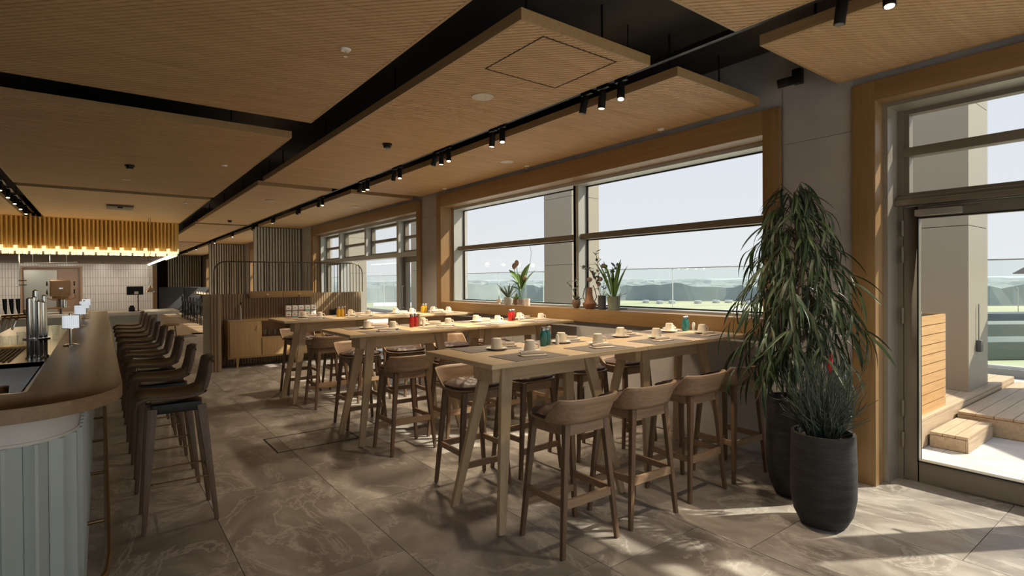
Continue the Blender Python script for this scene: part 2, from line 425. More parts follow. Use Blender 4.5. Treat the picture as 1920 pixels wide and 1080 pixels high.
for i in range(2):
    a, b_ = DY[i + 1], DY[i]
    if i: 
        MB().box(5.05, 5.19, b_ - .03, b_ + .03, 0, 2.925).build('mullion', FRAME, dr)
    sash(dr, a + .03, b_ - (.03 if i else 0), 2.235, 2.925, None, 5.085, 5.165, .035)
    o = MB(); MB
    # upper sash: two stacked lights
    o.box(5.06, 5.17, a + .03, b_ - (.03 if i else 0), 2.555, 2.625).build('transom_bar', FRAME, dr, bevel=.003)
    lf = MB(); z0, z1 = .012, 2.155; y0, y1 = a + .035, b_ - (.035 if i else .004)
    lf.box(5.06, 5.14, y1 - .095, y1, z0, z1); lf.box(5.06, 5.14, y0, y0 + .095, z0, z1); lf.box(5.06, 5.14, y0 + .095, y1 - .095, z0, .172); lf.box(5.06, 5.14, y0 + .095, y1 - .095, 2.06, z1)
    lf.build('door_leaf', FRAME, dr, bevel=.004)
    pane(dr, y0 + .095, y1 - .095, .172, 2.06, 5.10)
    g = MB(); g.box(5.052, 5.062, y0 + .09, y0 + .10, .165, 2.067); g.box(5.052, 5.062, y1 - .10, y1 - .09, .165, 2.067); g.box(5.052, 5.062, y0 + .09, y1 - .09, .165, .175); g.box(5.052, 5.062, y0 + .09, y1 - .09, 2.058, 2.067)
    g.build('gasket', BLACK, dr)
for z in (.32, .57, 1.30, 1.78, 1.99):
    MB().lathe([(.0, -.062), (.011, -.062), (.011, .062), (0, .062)], 10, (5.045, 1.574, z)).build('hinge', FRAME, dr, True)
MB().box(5.0, 5.055, 1.19, 1.48, 2.075, 2.125).build('door_closer', plain('closer_grey', (.42, .40, .36), .35, .5), dr, bevel=.005)
MB().beam((5.03, 1.42, 2.135), (5.03, 1.05, 2.142), .012, .012, side=(0, 0, 1)).build('closer_arm', FRAME, dr)
MB().tube([(5.07, .53, 1.05), (5.0, .53, 1.05), (5.0, .53, 1.05), (5.0, .70, 1.05)], .011, 8).build('door_handle', STEEL, dr, True)

# ================================================================ CEILING PANELS
def clip_rect(c0, c1, x0, x1, y0, y1):
    # part of the rectangle where c0 <= (x+y)/sqrt2 <= c1
    poly = [(x0, y0), (x1, y0), (x1, y1), (x0, y1)]
    for s, c in ((1, c0), (-1, c1)):
        out = []
        for i in range(len(poly)):
            a, b_ = poly[i], poly[(i + 1) % len(poly)]
            da = s * ((a[0] + a[1]) * .70710678 - c); db = s * ((b_[0] + b_[1]) * .70710678 - c)
            if da >= 0: out.append(a)
            if da * db < 0:
                k = da / (da - db); out.append((a[0] + (b_[0] - a[0]) * k, a[1] + (b_[1] - a[1]) * k))
        poly = out
        if len(poly) < 3: return None
    return poly
def panel(x0, x1, y0, y1, label, ribs=True):
    t = thing('ceiling_panel', label, 'ceiling panel', (x0, y0, 3.15), 0, 'suspended slatted ceiling panels')
    w, d = x1 - x0, y1 - y0
    e_ = .022
    f_ = MB(); f_.box(0, w, 0, e_, 0, .072); f_.box(0, w, d - e_, d, 0, .072); f_.box(0, e_, e_, d - e_, 0, .072); f_.box(w - e_, w, e_, d - e_, 0, .072)
    f_.build('edge_frame', CEILE, t)
    if ribs:
        MB().box(e_, w - e_, e_, d - e_, .016, .07).build('backing', DARKIN, t)
        rb = MB(); c = 0; P_ = .0385
        while c < (w + d) * .7072:
            pl = clip_rect(c, c + .0275, e_, w - e_, e_, d - e_)
            if pl:
                n = len(pl); base = len(rb.v)
                rb.v += [(x, y, .001) for x, y in pl] + [(x, y, .017) for x, y in pl]
                rb.f.append(tuple(base + i for i in range(n - 1, -1, -1)))
                for i in range(n): rb.f.append((base + i, base + (i + 1) % n, base + n + (i + 1) % n, base + n + i))
            c += P_
        me = bpy.data.meshes.new('ribs'); me.from_pydata(rb.v, [], rb.f); me.materials.append(CEILW)
        o = link('ribs', me, t); o['kind'] = 'stuff'
    else:
        MB().box(e_, w - e_, e_, d - e_, .004, .07).build('board', CEILW, t)
    nx = 2; ny = max(2, int(d / 1.6))
    for i in range(nx):
        for j in range(ny):
            px, py = w * (.2 + .6 * i), .25 + (d - .5) * j / (ny - 1)
            MB().tube([(px, py, .07), (px, py, .47)], .008, 6).build('hanger_rod', BLACK, t)
    return t
PX = (-1.06, 1.645); QX = (1.995, 3.18); RX = (3.50, 4.69)
panel(*PX, -1.1, 5.45, 'large dark-lit ceiling panel above the bar, nearest the viewer')
panel(*PX, 6.13, 11.27, 'second ceiling panel over the bar, between two black gaps', True)
panel(*PX, 11.6, 16.75, 'far ceiling panel over the bar in front of the brass tube chandelier', False)
panel(*QX, -1.1, 1.885, 'ceiling panel tip at the top edge of the picture, above the concrete gap')
qn = panel(*QX, 2.55, 9.05, 'long middle ceiling panel carrying the round speaker and access hatch')
panel(*QX, 9.40, 16.2, 'middle ceiling panel beyond the long one, left of the spotlight track', False)
panel(*QX, 16.55, 24.0, 'far middle ceiling panel leading to the slatted screens', False)
panel(*QX, 24.4, 36.0, 'farthest middle ceiling panel at the end of the room', False)
panel(*RX, -1.1, 1.90, 'ceiling panel at the upper right above the glazed door')
panel(*RX, 2.55, 9.02, 'long ceiling panel beside the big picture window')
panel(*RX, 9.36, 16.5, 'ceiling panel above the far window with the transoms', False)
panel(*RX, 17.2, 24.6, 'ceiling panel between the first and second slatted screens', False)
panel(*RX, 25.3, 36.4, 'ceiling panel behind the second slatted screen', False)
panel(-3.9, -1.40, 11.2, 16.75, 'ceiling panel at the left edge beyond the left spotlight track', False)
panel(-3.9, -1.40, -1.1, 10.9, 'ceiling panel left of the bar, outside the large dark one', False)
ah = MB()
for a in ((2.245, 2.93, 2.645, 2.653), (2.245, 2.93, 3.30, 3.308), (2.245, 2.253, 2.645, 3.308), (2.922, 2.93, 2.645, 3.308)): ah.box(a[0] - 1.995, a[1] - 1.995, a[2] - 2.55, a[3] - 2.55, -.002, .012)
ah.build('access_hatch', DARKIN, qn)

# ---- spotlight tracks
def track(x, y0, y1, label):
    t = thing('lighting_track', label, 'track', (x, y0, 3.22), 0)
    MB().box(-.018, .018, 0, y1 - y0, 0, .035).build('rail', BLACK, t)
    y = .3
    while y < y1 - y0:
        MB().tube([(0, y, .03), (0, y, .40)], .006, 6).build('suspension_rod', BLACK, t); y += 2.4
track(3.34, .2, 37, 'black lighting track running along the window side of the ceiling')
track(-1.23, 6, 16.7, 'black lighting track at the left edge over the back of the bar')
BULB = emit('spot_bulb', (1, .82, .55), 2.6)
def spot_proto(lit):
    t = thing('track_spotlight', '', 'spotlight')
    MB().box(-.016, .016, -.06, .06, -.03, 0).build('adapter', BLACK, t)
    b_ = MB().tube([(0, 0, -.04), (0, 0, -.06), (0, 0, -.19)], [.024, .031, .031], 14).build('body', BLACK, t, True)
    MB().lathe([(0, -.193), (.024, -.193), (.024, -.186), (0, -.186)], 14).build('lens', BULB if lit else plain('spot_glass', (.25, .25, .25), .1), t)
    return t
sp_lit = spot_proto(True); sp_off = spot_proto(False); nl = [0, 0]
def spot(x, y, tilt, az, lit, label, power=0):
    i = 0 if lit else 1
    o = (sp_lit, sp_off)[i] if nl[i] == 0 else copy_tree((sp_lit, sp_off)[i]); nl[i] += 1
    o.location = (x, y, 3.222); o['label'] = label; o['group'] = 'cylindrical track spotlights'
    for ch in o.children:
        if ch.name.startswith(('body', 'lens')):
            ch.rotation_euler = (tilt * math.cos(az), tilt * math.sin(az), 0)
    if power:
        l = bpy.data.lights.new('spot_beam', 'SPOT'); l.energy = power; l.color = (1, .80, .56); l.spot_size = R(115); l.spot_blend = 1; l.shadow_soft_size = .06
        lo = bpy.data.objects.new('spot_beam', l); COL.objects.link(lo); lo.parent = o; lo.location = (0, 0, -.21)
SPW = 30
rows = [('near cluster of three black spotlights on the window-side track', [(2.97, 1, .25, 2.2), (3.17, 1, .1, 0), (3.36, 0, .22, .6)]),
        ('black pair above the middle of the picture window', [(4.61, 1, .2, 2.6), (4.77, 1, .15, 0)]),
        ('black cluster of three over the middle table', [(5.72, 1, .2, 2.8), (5.87, 1, .1, 0), (6.0, 0, .25, .8)]),
        ('black pair above the far end of the picture window', [(7.06, 1, .2, 2.7), (7.22, 0, .15, .5)]),
        ('black cluster of three before the cross gap', [(8.22, 1, .2, 2.7), (8.36, 1, .1, 0), (8.5, 0, .2, .5)]),
        ('black pair just past the cross gap', [(10.4, 1, .2, 2.7), (10.6, 0, .15, .5)]),
        ('black pair over the sideboard', [(11.9, 0, .2, 2.6), (12.05, 0, .12, .3)]),
        ('black pair over the far window', [(14.0, 0, .2, 2.4), (14.2, 1, .1, 0)]),
        ('black pair near the first slatted screen', [(16.2, 0, .2, 2.4), (16.4, 0, .1, 0)]),
        ('black pair beyond the first slatted screen', [(19.2, 1, .2, 2.4), (19.4, 0, .1, 0)]),
        ('black pair before the second slatted screen', [(22.6, 1, .2, 2.4), (22.8, 0, .1, 0)]),
        ('black pair at the far end of the track', [(27.5, 1, .2, 2.4), (31.0, 1, .1, 0)])]
ordn = ['nearest', 'second', 'third']
for desc, lst in rows:
    for k, (y, lit, ti, az) in enumerate(lst):
        spot(3.34, y, ti, az, lit, '%s spotlight of the %s' % (ordn[k], desc), SPW if lit else 0)
spot(3.34, 1.10, .12, 2.0, 1, 'lit black spotlight cut by the top edge, right of the centre', SPW)
spot(3.34, 1.32, .12, .5, 0, 'large black spotlight hanging at the top edge beside the right panel')
for k, y in enumerate((10.6, 11.5, 12.4, 13.3, 14.2, 15.1)):
    spot(-1.23, y, .2, PI, 1, '%s black spotlight on the left track above the bar' % ['nearest', 'second nearest', 'third', 'fourth', 'fifth', 'farthest'][k], 7)
# ---- wall floodlight right of the window head
t = thing('wall_floodlight', 'small black floodlight on a bracket high on the concrete wall', 'floodlight', (4.70, 2.22, 3.28))
MB().box(-.03, .04, -.035, .035, -.03, .09).build('bracket', BLACK, t, bevel=.004)
MB().beam((-.02, .0, .0), (-.17, .05, -.05), .10, .07, side=(0, 1, 0)).build('housing', BLACK, t, bevel=.006)

# ---- small ceiling fittings
def sprinkler(x, y, label):
    t = thing('sprinkler', label, 'sprinkler', (x, y, 3.15), 0, 'ceiling sprinklers')
    MB().lathe([(.0, -.012), (.03, -.012), (.036, 0), (0, 0)], 16).build('rosette', WHITE, t, True)
    MB().lathe([(.0, -.05), (.014, -.05), (.014, -.046), (.004, -.044), (.006, -.012), (0, -.012)], 12).build('nozzle', CHROME, t, True)
for x, y, l in ((1.31, 3.58, 'white sprinkler on the dark near panel above the bar'), (1.31, 8.08, 'white sprinkler on the second panel over the bar'),
                (1.30, 12.3, 'white sprinkler on the far panel over the bar'), (4.60, 3.56, 'sprinkler nearest the viewer above the picture window'),
                (4.60, 5.78, 'sprinkler above the middle of the picture window'), (4.60, 8.0, 'sprinkler above the far end of the picture window'),
                (4.58, 11.2, 'sprinkler above the far window with the transoms')): sprinkler(x, y, l)
def detector(x, y, label):
    t = thing('smoke_detector', label, 'detector', (x, y, 3.15), 0, 'dark smoke detectors')
    MB().lathe([(0, -.018), (.055, -.018), (.055, 0), (0, 0)], 20).build('base', BLACK, t, True)
    MB().lathe([(0, -.05), (.032, -.05), (.042, -.04), (.042, -.018), (0, -.018)], 20).build('head', BLACK, t, True)
for x, y, l in ((2.58, 5.77, 'black smoke detector on the long middle panel'), (.31, 8.79, 'black smoke detector on the second panel over the bar'), (2.57, 15.2, 'tiny black detector on the far middle panel')): detector(x, y, l)
def speaker(x, y, r, label):
    t = thing('ceiling_speaker', label, 'speaker', (x, y, 3.15), 0, 'round ceiling speakers')
    MB().lathe([(r * .82, -.006), (r, -.006), (r, .0), (r * .82, 0)], 32).build('ring', plain('speaker_ring', (.55, .5, .42), .5), t, True)
    MB().lathe([(0, -.003), (r * .82, -.003), (r * .82, 0), (0, 0)], 32).build('grille', plain('speaker_grille', (.10, .09, .08), .7), t)
for x, y, r, l in ((2.57, 3.82, .092, 'round flush speaker with a pale ring on the long middle panel'), (2.57, 11.07, .09, 'round flush speaker on the panel beyond the long middle one'),
                   (4.22, 5.72, .085, 'round flush speaker on the panel beside the picture window'), (4.2, 11.0, .085, 'round flush speaker on the panel above the far window'), (.31, 10.05, .06, 'small pale round fitting on the second panel over the bar')): speaker(x, y, r, l)
t = thing('projector_box', 'grey square ceiling box before the brass tube chandelier', 'ceiling box', (.31, 13.7, 3.15))
MB().box(-.22, .22, -.30, .30, -.03, 0).build('housing', plain('box_grey', (.13, .115, .09), .6), t, bevel=.004)
MB().lathe([(0, -.06), (.04, -.06), (.05, -.03), (0, -.03)], 16, (0, -.25, 0)).build('lens_dome', BLACK, t, True)

# ================================================================ BAR
def bar_path(off, y_end=12.2, x_end=-3.2, n=12):
    # outline of the bar moved inwards by off: straight, round the corner, along the near side
    pts = [(.075 - off, y_end)]
    rx, ry = .375 - off, .45 - off; rx = max(rx, .02); ry = max(ry, .02)
    for k in range(n + 1):
        a = k / n * PI / 2
        pts.append((-.30 + rx * math.cos(a), 3.40 - ry * math.sin(a)))
    pts.append((x_end, 3.40 - ry)); return pts
bar = thing('bar_counter', 'curved bar with dark wooden top and pale fluted front at the left', 'bar', (0, 0, 0))
MB().strip(bar_path(0), bar_path(.405), 1.035, 1.10).build('counter_top', BARW, bar, True, bevel=.004)
MB().strip(bar_path(-.004), bar_path(.012), 1.037, 1.098).build('edge_band', BARE, bar, True)
MB().strip(bar_path(.17), bar_path(.30), .915, 1.035).build('fascia', FASC, bar, True)
MB().strip(bar_path(.165), bar_path(.19), .905, .918).build('fascia_bead', FASC, bar, True)
MB().strip(bar_path(.20), bar_path(.34), .03, .915).build('base', PALEG, bar, True)
MB().strip(bar_path(.235), bar_path(.34), 0, .03).build('plinth', BLACK, bar, True)
# fluted front: one pleat after the other along the base line
path = [Vector((x, y)) for x, y in bar_path(.195)]
seg = []; L = 0
for a, b_ in zip(path[:-1], path[1:]):
    l = (b_ - a).length; seg.append((L, l, a, (b_ - a).normalized())); L += l
def at(s_):
    for s0, l, a, d in reversed(seg):
        if s_ >= s0: return a + d * min(s_ - s0, l), d
pm = MB().prism([(-.044, 0), (-.020, -.042), (-.008, -.042), (.044, 0)], .03, .905).mesh('flute', PALEG)
s_ = .05
while s_ < L - .05 and s_ < 12.0:
    p, d = at(s_); link('flute', pm, bar, (p.x, p.y, 0), (0, 0, math.atan2(d.y, d.x) + PI)); s_ += .0885
fr = thing('foot_rail', 'brass foot rail along the foot of the bar', 'rail', (0, 0, 0))
rp = [(.015, 12.0, .2)] + [(.015, y, .2) for y in (9, 6, 3.5)] + [(-.30 + (.315) * math.cos(a), 3.40 - .42 * math.sin(a), .2) for a in (.3, .6, .9, 1.2, PI / 2)] + [(-2.5, 2.98, .2)]
MB().tube(rp, .0165, 10).build('rail', BRASSD, fr, True)
for y in [4.03 + 1.03 * k for k in range(-0, 8)]:
    MB().tube([(.015, y, .2), (-.145, y, .2)], .011, 8).build('bracket', BRASSD, fr, True)
# bartender side
wk = thing('bar_work_counter', 'steel work counter with a sunk drip tray behind the bar top', 'counter', (0, 0, 0))
wm = MB(); wm.box(-1.15, -.345, 6.45, 11.9, .86, .9); wm.box(-1.15, -.345, 3.5, 4.75, .86, .9); wm.box(-1.15, -1.02, 4.75, 6.45, .86, .9); wm.box(-.42, -.345, 4.75, 6.45, .86, .9)
wm.build('worktop', STEEL, wk)
sk = MB(); sk.box(-1.02, -.42, 4.75, 6.45, .70, .71); sk.box(-1.03, -1.02, 4.75, 6.45, .70, .9); sk.box(-.42, -.41, 4.75, 6.45, .70, .9); sk.box(-1.02, -.42, 4.74, 4.75, .70, .9); sk.box(-1.02, -.42, 6.45, 6.46, .7, .9)
sk.build('sink_basin', STEEL, wk)
MB().box(-1.1, -.5, 3.6, 11.8, 0, .69).build('cabinet', plain('bar_cabinet', (.06, .055, .05), .6), wk)
for k in range(12):
    MB().box(-1.05 + .034 * k, -1.033 + .034 * k, 6.6, 7.85, .9, .912).build('drip_slat', plain('drip_slat', (.20, .12, .06), .5), wk)
MB().box(-1.12, -.62, 7.88, 8.15, .9, .925).build('tray_edge', BRASS, wk)
# beer font: a cluster of chrome pillars
ft = thing('beer_font', 'cluster of chrome beer pillars behind the bar top', 'beer tap', (-.49, 6.77, .9))
for k, (x, y, h) in enumerate(((-.045, -.02, .56), (-.015, .02, .57), (.02, -.02, .53), (.05, .015, .52), (-.01, .10, .63), (.05, .11, .58))):
    MB().lathe([(0, 0), (.034, 0), (.034, .01), (.023, .02), (.023, h), (.0, h + .015)], 14, (x, y, 0)).build('pillar', CHROME, ft, True)
MB().lathe([(.0, .17), (.10, .17), (.10, .19), (0, .19)], 20, (0, .03, 0)).build('collar', CHROME, ft, True)
MB().tube([(-.04, .03, .40), (-.24, .03, .39)], .02, 10).build('tap_arm', BRASS, ft, True)
for k, x in enumerate((-.12, -.165, -.21)):
    MB().tube([(x, .03, .40), (x - .02, -.05, .36), (x - .04, -.07, .28)], .009, 8).build('spout', CHROME, ft, True)
    MB().tube([(x + .0, .03, .42), (x - .005, .03, .47), (x - .008, .03, .56)], [.008, .014, .017], 10).build('tap_handle', BLACK, ft, True)
# tumblers and glasses on the work counter
def tumbler(x, y, z, r, h, label, group='glasses behind the bar'):
    m_ = MB().lathe([(0, 0), (r * .82, 0), (r, h), (r * .94, h), (r * .78, .012), (0, .012)], 16)
    o = m_.build('drinking_glass', CLEAR, None, True); o.location = (x, y, z); return tag(o, label, 'glass', group)
gx = [(-.66, 8.25, .15), (-.74, 8.35, .15), (-.58, 8.3, .15), (-.85, 8.2, .12), (-.93, 8.3, .12), (-1.0, 8.2, .12), (-.78, 8.22, .12), (-.47, 9.1, .16), (-.55, 9.2, .16), (-.42, 9.3, .16), (-.5, 9.5, .16), (-.6, 9.6, .16)]
for k, (x, y, h) in enumerate(gx):
    tumbler(x, y, .90, .036, h, '%s clear glass %s of the beer font behind the bar' % ((['sixth', 'fifth', 'seventh', 'third', 'second', 'first', 'fourth'][k] + ' from left', 'left') if k < 7 else (['nearest', 'second', 'third', 'fourth', 'farthest'][k - 7], 'beyond and right')))
mk = thing('cocktail_shaker', 'steel and copper cocktail shaker standing in the bar sink', 'shaker', (-.70, 5.25, .712))
MB().lathe([(0, 0), (.035, 0), (.045, .11), (0, .11)], 20).build('cup', COPPER, mk, True)
MB().lathe([(.046, .10), (.05, .15), (.042, .21), (.02, .235), (0, .24)], 20).build('lid', CHROME, mk, True)
o = MB().lathe([(0, 0), (.03, 0), (.042, .15), (.039, .15), (.028, .01), (0, .01)], 20).build('mixing_glass', COPPER, None, True); o.location = (-.58, 5.35, .711); tag(o, 'copper mixing cup beside the shaker in the bar sink', 'cup')

# table lamps along the bar
RIBG = plain('ribbed_glass_daylit', (.92, .94, .95), .15, 0, .6, **{'Emission Color': (.86, .93, 1, 1), 'Emission Strength': .22})  # faint emission paints in the daylight reflected by the ribbed glass
def lamp_proto():
    t = thing('table_lamp', '', 'lamp')
    MB().lathe([(0, 0), (.052, 0), (.052, .008), (.012, .016), (0, .016)], 24).build('base', CHROME, t, True)
    MB().lathe([(0, .012), (.010, .012), (.010, .15), (0, .15)], 12).build('stem', CHROME, t, True)
    v = MB(); n = 48
    for z in (.142, .242):
        for k in range(n):
            r_ = .054 if k % 2 else .047; v.v.append((r_ * math.cos(2 * PI * k / n), r_ * math.sin(2 * PI * k / n), z))
    v.f = [(k, (k + 1) % n, n + (k + 1) % n, n + k) for k in range(n)] + [tuple(range(n, 2 * n)), tuple(range(n - 1, -1, -1))]
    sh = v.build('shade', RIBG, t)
    MB().lathe([(.047, .136), (.056, .136), (.056, .143), (.047, .143)], 24).build('shade_rim', CHROME, t, True)
    MB().lathe([(0, .242), (.012, .242), (.012, .256), (0, .262)], 12).build('finial', CHROME, t, True)
    return t
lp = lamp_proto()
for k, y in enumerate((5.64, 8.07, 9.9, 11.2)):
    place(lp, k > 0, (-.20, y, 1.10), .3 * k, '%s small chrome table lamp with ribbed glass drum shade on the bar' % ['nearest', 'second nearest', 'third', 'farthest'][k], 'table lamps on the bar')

# bar stools: moulded brown shell on four wooden legs
def bar_stool_proto():
    t = thing('bar_stool', '', 'stool')
    prof = [(-.235, .775), (-.225, .815), (-.19, .832), (-.10, .826), (0, .820), (.09, .826), (.145, .846), (.178, .89), (.196, .96), (.208, 1.04), (.214, 1.09)]
    def fn(u, v):
        k = v * (len(prof) - 1); i = min(int(k), len(prof) - 2); f_ = k - i
        x = prof[i][0] * (1 - f_) + prof[i + 1][0] * f_; z = prof[i][1] * (1 - f_) + prof[i + 1][1] * f_
        s_ = u * 2 - 1; hw = .205 if v < .75 else .205 - .035 * ((v - .75) / .25) ** 2
        if v < .1: hw -= .03 * (1 - v / .1)
        lift = abs(s_) ** 3
        return (x + (-.03 * lift if v > .65 else 0), s_ * hw, z + .018 * lift * (1 if v < .65 else 0) - (.03 * abs(s_) ** 5 if v > .97 else 0))
    sh = MB().grid(15, 34, fn).build('seat_shell', BROWN, t, True)
    md = sh.modifiers.new('thickness', 'SOLIDIFY'); md.thickness = .022; md.offset = -1
    MB().box(-.15, .13, -.135, .135, .74, .80).build('under_frame', BLACK, t, bevel=.004)
    for sx_, sy_ in ((-1, -1), (-1, 1), (1, -1), (1, 1)):
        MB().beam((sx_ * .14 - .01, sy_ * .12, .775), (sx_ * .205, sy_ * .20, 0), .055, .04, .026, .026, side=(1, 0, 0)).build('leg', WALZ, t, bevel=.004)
    z = .30; k = .175
    MB().tube([(-k, -.15, z), (-k, .15, z), (-k + .02, .172, z), (.0, .178, z), (k, .178, z), (k, -.178, z), (0, -.178, z), (-k + .02, -.172, z), (-k, -.15, z)], .006, 6).build('footrest', BRASSD, t, True)
    return t
bs = bar_stool_proto()
on = ['nearest', 'second nearest', 'third', 'fourth', 'fifth', 'sixth', 'seventh', 'eighth', 'ninth', 'farthest']
for k in range(10):
    place(bs, k > 0, (.405, 4.36 + .85 * k, 0), R(random.uniform(-2, 2)), '%s brown moulded bar stool in the row along the bar' % on[k], 'moulded stools along the bar')

# ================================================================ HIGH TABLES
def table_proto():
    t = thing('high_table', '', 'table')
    hw, hd = .711, .415
    MB().box(-hw, hw, -hd, hd, 1.07, 1.10).build('tabletop', OAK, t, bevel=.004)
    a = MB(); a.box(-.50, .50, -.115, -.09, .925, 1.07); a.box(-.50, .50, .09, .115, .925, 1.07); a.box(-.50, -.475, -.09, .09, .925, 1.07); a.box(.475, .5, -.09, .09, .925, 1.07)
    a.build('apron', OAK, t)
    for sx_ in (-1, 1):
        for sy_ in (-1, 1):
            MB().beam((sx_ * .375, sy_ * .10, 1.07), (sx_ * .56, sy_ * .285, 0), .095, .036, .05, .036, side=(1, 0, 0)).build('leg', OAKZ, t, bevel=.003)
    return t
tp = table_proto()
TC = [3.06, 5.37, 7.66]; rown = ['nearest', 'middle', 'farthest']
XA, XB = 2.543, 3.969
k = 0
for r_, y in enumerate(TC):
    for x, d in ((XA, 'aisle-side'), (XB, 'window-side')):
        place(tp, k > 0, (x, y, 0), 0, '%s oak high table of the %s row' % (d, rown[r_]), 'oak high tables'); k += 1

# stools at the tables
def stool_proto():
    t = thing('counter_stool', '', 'stool')
    # seat pan: rounded rectangle, slightly dished
    def rr(u, s=1.0):
        a = 2 * PI * u; c, sn = math.cos(a), math.sin(a); e_ = .62
        return (math.copysign(abs(c) ** e_, c) * .225 * s, math.copysign(abs(sn) ** e_, sn) * .20 * s)
    m_ = MB(); n = 32
    for sc_, z in ((0, .752), (.7, .750), (.97, .762), (1.0, .772), (.97, .776), (.7, .768), (0, .766)):
        m_.v += [(rr(k / n, sc_)[0], rr(k / n, sc_)[1], z) for k in range(n)]
    for i in range(6): m_.f += [(i * n + k, i * n + (k + 1) % n, (i + 1) * n + (k + 1) % n, (i + 1) * n + k) for k in range(n)]
    m_.build('seat_pan', WAL, t, True)
    # wrap-around back: bent board, high at the rear, running down to the sides
    def bk(u, v):
        a = R(-90 + (u * 2 - 1) * 88)          # around the rear
        q_ = abs(u * 2 - 1); h = .148 * max(0, min(1, (1.0 - q_) / .36)) ** .85
        ex = .62; c, sn = math.cos(a), math.sin(a)
        px = math.copysign(abs(c) ** ex, c) * .222; py = math.copysign(abs(sn) ** ex, sn) * .198
        fl = 1 + .26 * v * (h / .148)
        return (px * (1 + .20 * v * (h / .148)), py * fl, .762 + h * v)
    b_ = MB().grid(33, 7, bk).build('backrest', WAL, t, True)
    md = b_.modifiers.new('thickness', 'SOLIDIFY'); md.thickness = .014; md.offset = 0
    # tufted cushion
    def cu(u, v):
        a = 2 * PI * u; r_ = v
        x, y = rr(u, .93 * r_)
        puff = (1 - r_ ** 4) * .035 + .006
        tuft = .5 + .5 * math.cos(x * 2 * PI / .125) * math.cos((y + .02) * 2 * PI / .12)
        return (x, y, .775 + puff + .016 * tuft * (1 - r_ ** 6) + .004 * math.sin(11 * a) * r_)
    m_ = MB().grid(41, 14, cu)
    base = [rr(k / 40, .93) for k in range(41)]
    m_.add([(x, y, .772) for x, y in base] + [(x * 1.02, y * 1.02, .795) for x, y in base] + [(x, y, .781) for x, y in base], [(k, k + 1, 41 + k + 1, 41 + k) for k in range(40)] + [(41 + k, 41 + k + 1, 82 + k + 1, 82 + k) for k in range(40)])
    m_.build('cushion', CUSH, t, True)
    f_ = MB(); f_.box(-.155, .155, -.165, -.14, .69, .752); f_.box(-.155, .155, .14, .165, .69, .752); f_.box(-.165, -.14, -.15, .15, .69, .752); f_.box(.14, .165, -.15, .15, .69, .752)
    f_.build('seat_frame', WAL, t)
    for sx_ in (-1, 1):
        for sy_ in (-1, 1):
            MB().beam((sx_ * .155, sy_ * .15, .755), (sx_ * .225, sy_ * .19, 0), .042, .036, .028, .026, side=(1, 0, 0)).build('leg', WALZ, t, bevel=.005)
    def legx(z): return .225 - .07 * z / .755
    def legy(z): return .19 - .04 * z / .755
    MB().box(-legx(.30), legx(.30), -legy(.3) - .01, -legy(.3) + .01, .275, .325).build('rear_stretcher', WAL, t)
    MB().box(-legx(.22), legx(.22), legy(.22) - .012, legy(.22) + .012, .19, .235).build('front_stretcher', WAL, t)
    for sx_ in (-1, 1): MB().box(sx_ * legx(.3) - .01, sx_ * legx(.3) + .01, -legy(.3), legy(.3), .285, .325).build('side_stretcher', WAL, t)
    return t
st = stool_proto(); k = 0
SX = [2.32, 2.89, 3.54, 4.145]; pos = ['at the aisle end', 'second from the aisle', 'third from the aisle', 'nearest the window']
for r_, y in enumerate(TC):
    for side, dy, rz, nm in ((-1, -.55, 0, 'near'), (1, .59, PI, 'far')):
        for i, x in enumerate(SX):
            place(st, k > 0, (x + random.uniform(-.015, .015), y + dy + random.uniform(-.015, .015), 0), rz + R(random.uniform(-3, 3)),
                  'wooden counter stool on the %s side of the %s table row, %s' % (nm, rown[r_], pos[i]), 'wooden stools with dark cushions'); k += 1

# place settings
pmesh = MB().box(-.22, .22, -.15, .15, 0, .003).mesh('placemat', MATT)
def cup_proto():
    t = thing('coffee_cup', '', 'cup')
    MB().lathe([(.0, .078), (.028, .078), (.033, .074), (.044, .0), (.041, .0), (.031, .072), (0, .074)], 22).build('bowl', CREAM, t, True)
    MB().tube([(.040, 0, .018), (.060, 0, .020), (.066, 0, .036), (.058, 0, .052), (.036, 0, .056)], .005, 6).build('handle', CREAM, t, True)
    return t
cup0 = cup_proto()
saucer = MB().lathe([(0, .0), (.045, 0), (.076, .012), (.076, .015), (.044, .005), (0, .005)], 26).mesh('saucer', WHITE, True)
def nap_mesh():
    m_ = MB(); m_.box(-.09, .09, -.045, .045, 0, .008)
    m_.tube([(-.085, .01, .018), (0, .012, .020), (.085, .008, .017)], [.010, .014, .012], 8)
    return m_.mesh('napkin', NAPK, True, bevel=.003)
nap = nap_mesh(); k = 0
MX = [2.24, 2.90, 3.60, 4.25]
for r_, y in enumerate(TC):
    for side, nm in ((-1, 'near'), (1, 'far')):
        for i, x in enumerate(MX):
            wh = 'on %s side of %s table row, %s' % (nm, rown[r_], pos[i])
            py = y + side * .235 - (.02 if side < 0 else -.02)
            o = link('placemat', pmesh, None, (x, py, 1.10)); tag(o, 'grey-brown placemat ' + wh, 'placemat', 'placemats')
            cx_, cy_ = x + .14, y + side * .12 + (.03 if side > 0 else 0)
            if side > 0: cx_ = x + .0
            cx_ += random.uniform(-.02, .02); cy_ += random.uniform(-.015, .015)
            o = link('saucer', saucer, None, (cx_, cy_, 1.1032)); tag(o, 'white saucer ' + wh, 'saucer', 'saucers')
            place(cup0, k > 0, (cx_, cy_, 1.1085), R(random.uniform(-40, 20)), 'upturned cream cup ' + wh, 'upturned cups'); k += 1
            o = link('folded_napkin', nap, None, (x + (.02 if side < 0 else .18), y + side * .27, 1.1035), (0, 0, R(random.uniform(-25, 5)))); tag(o, 'beige napkin roll ' + wh, 'napkin', 'napkins')
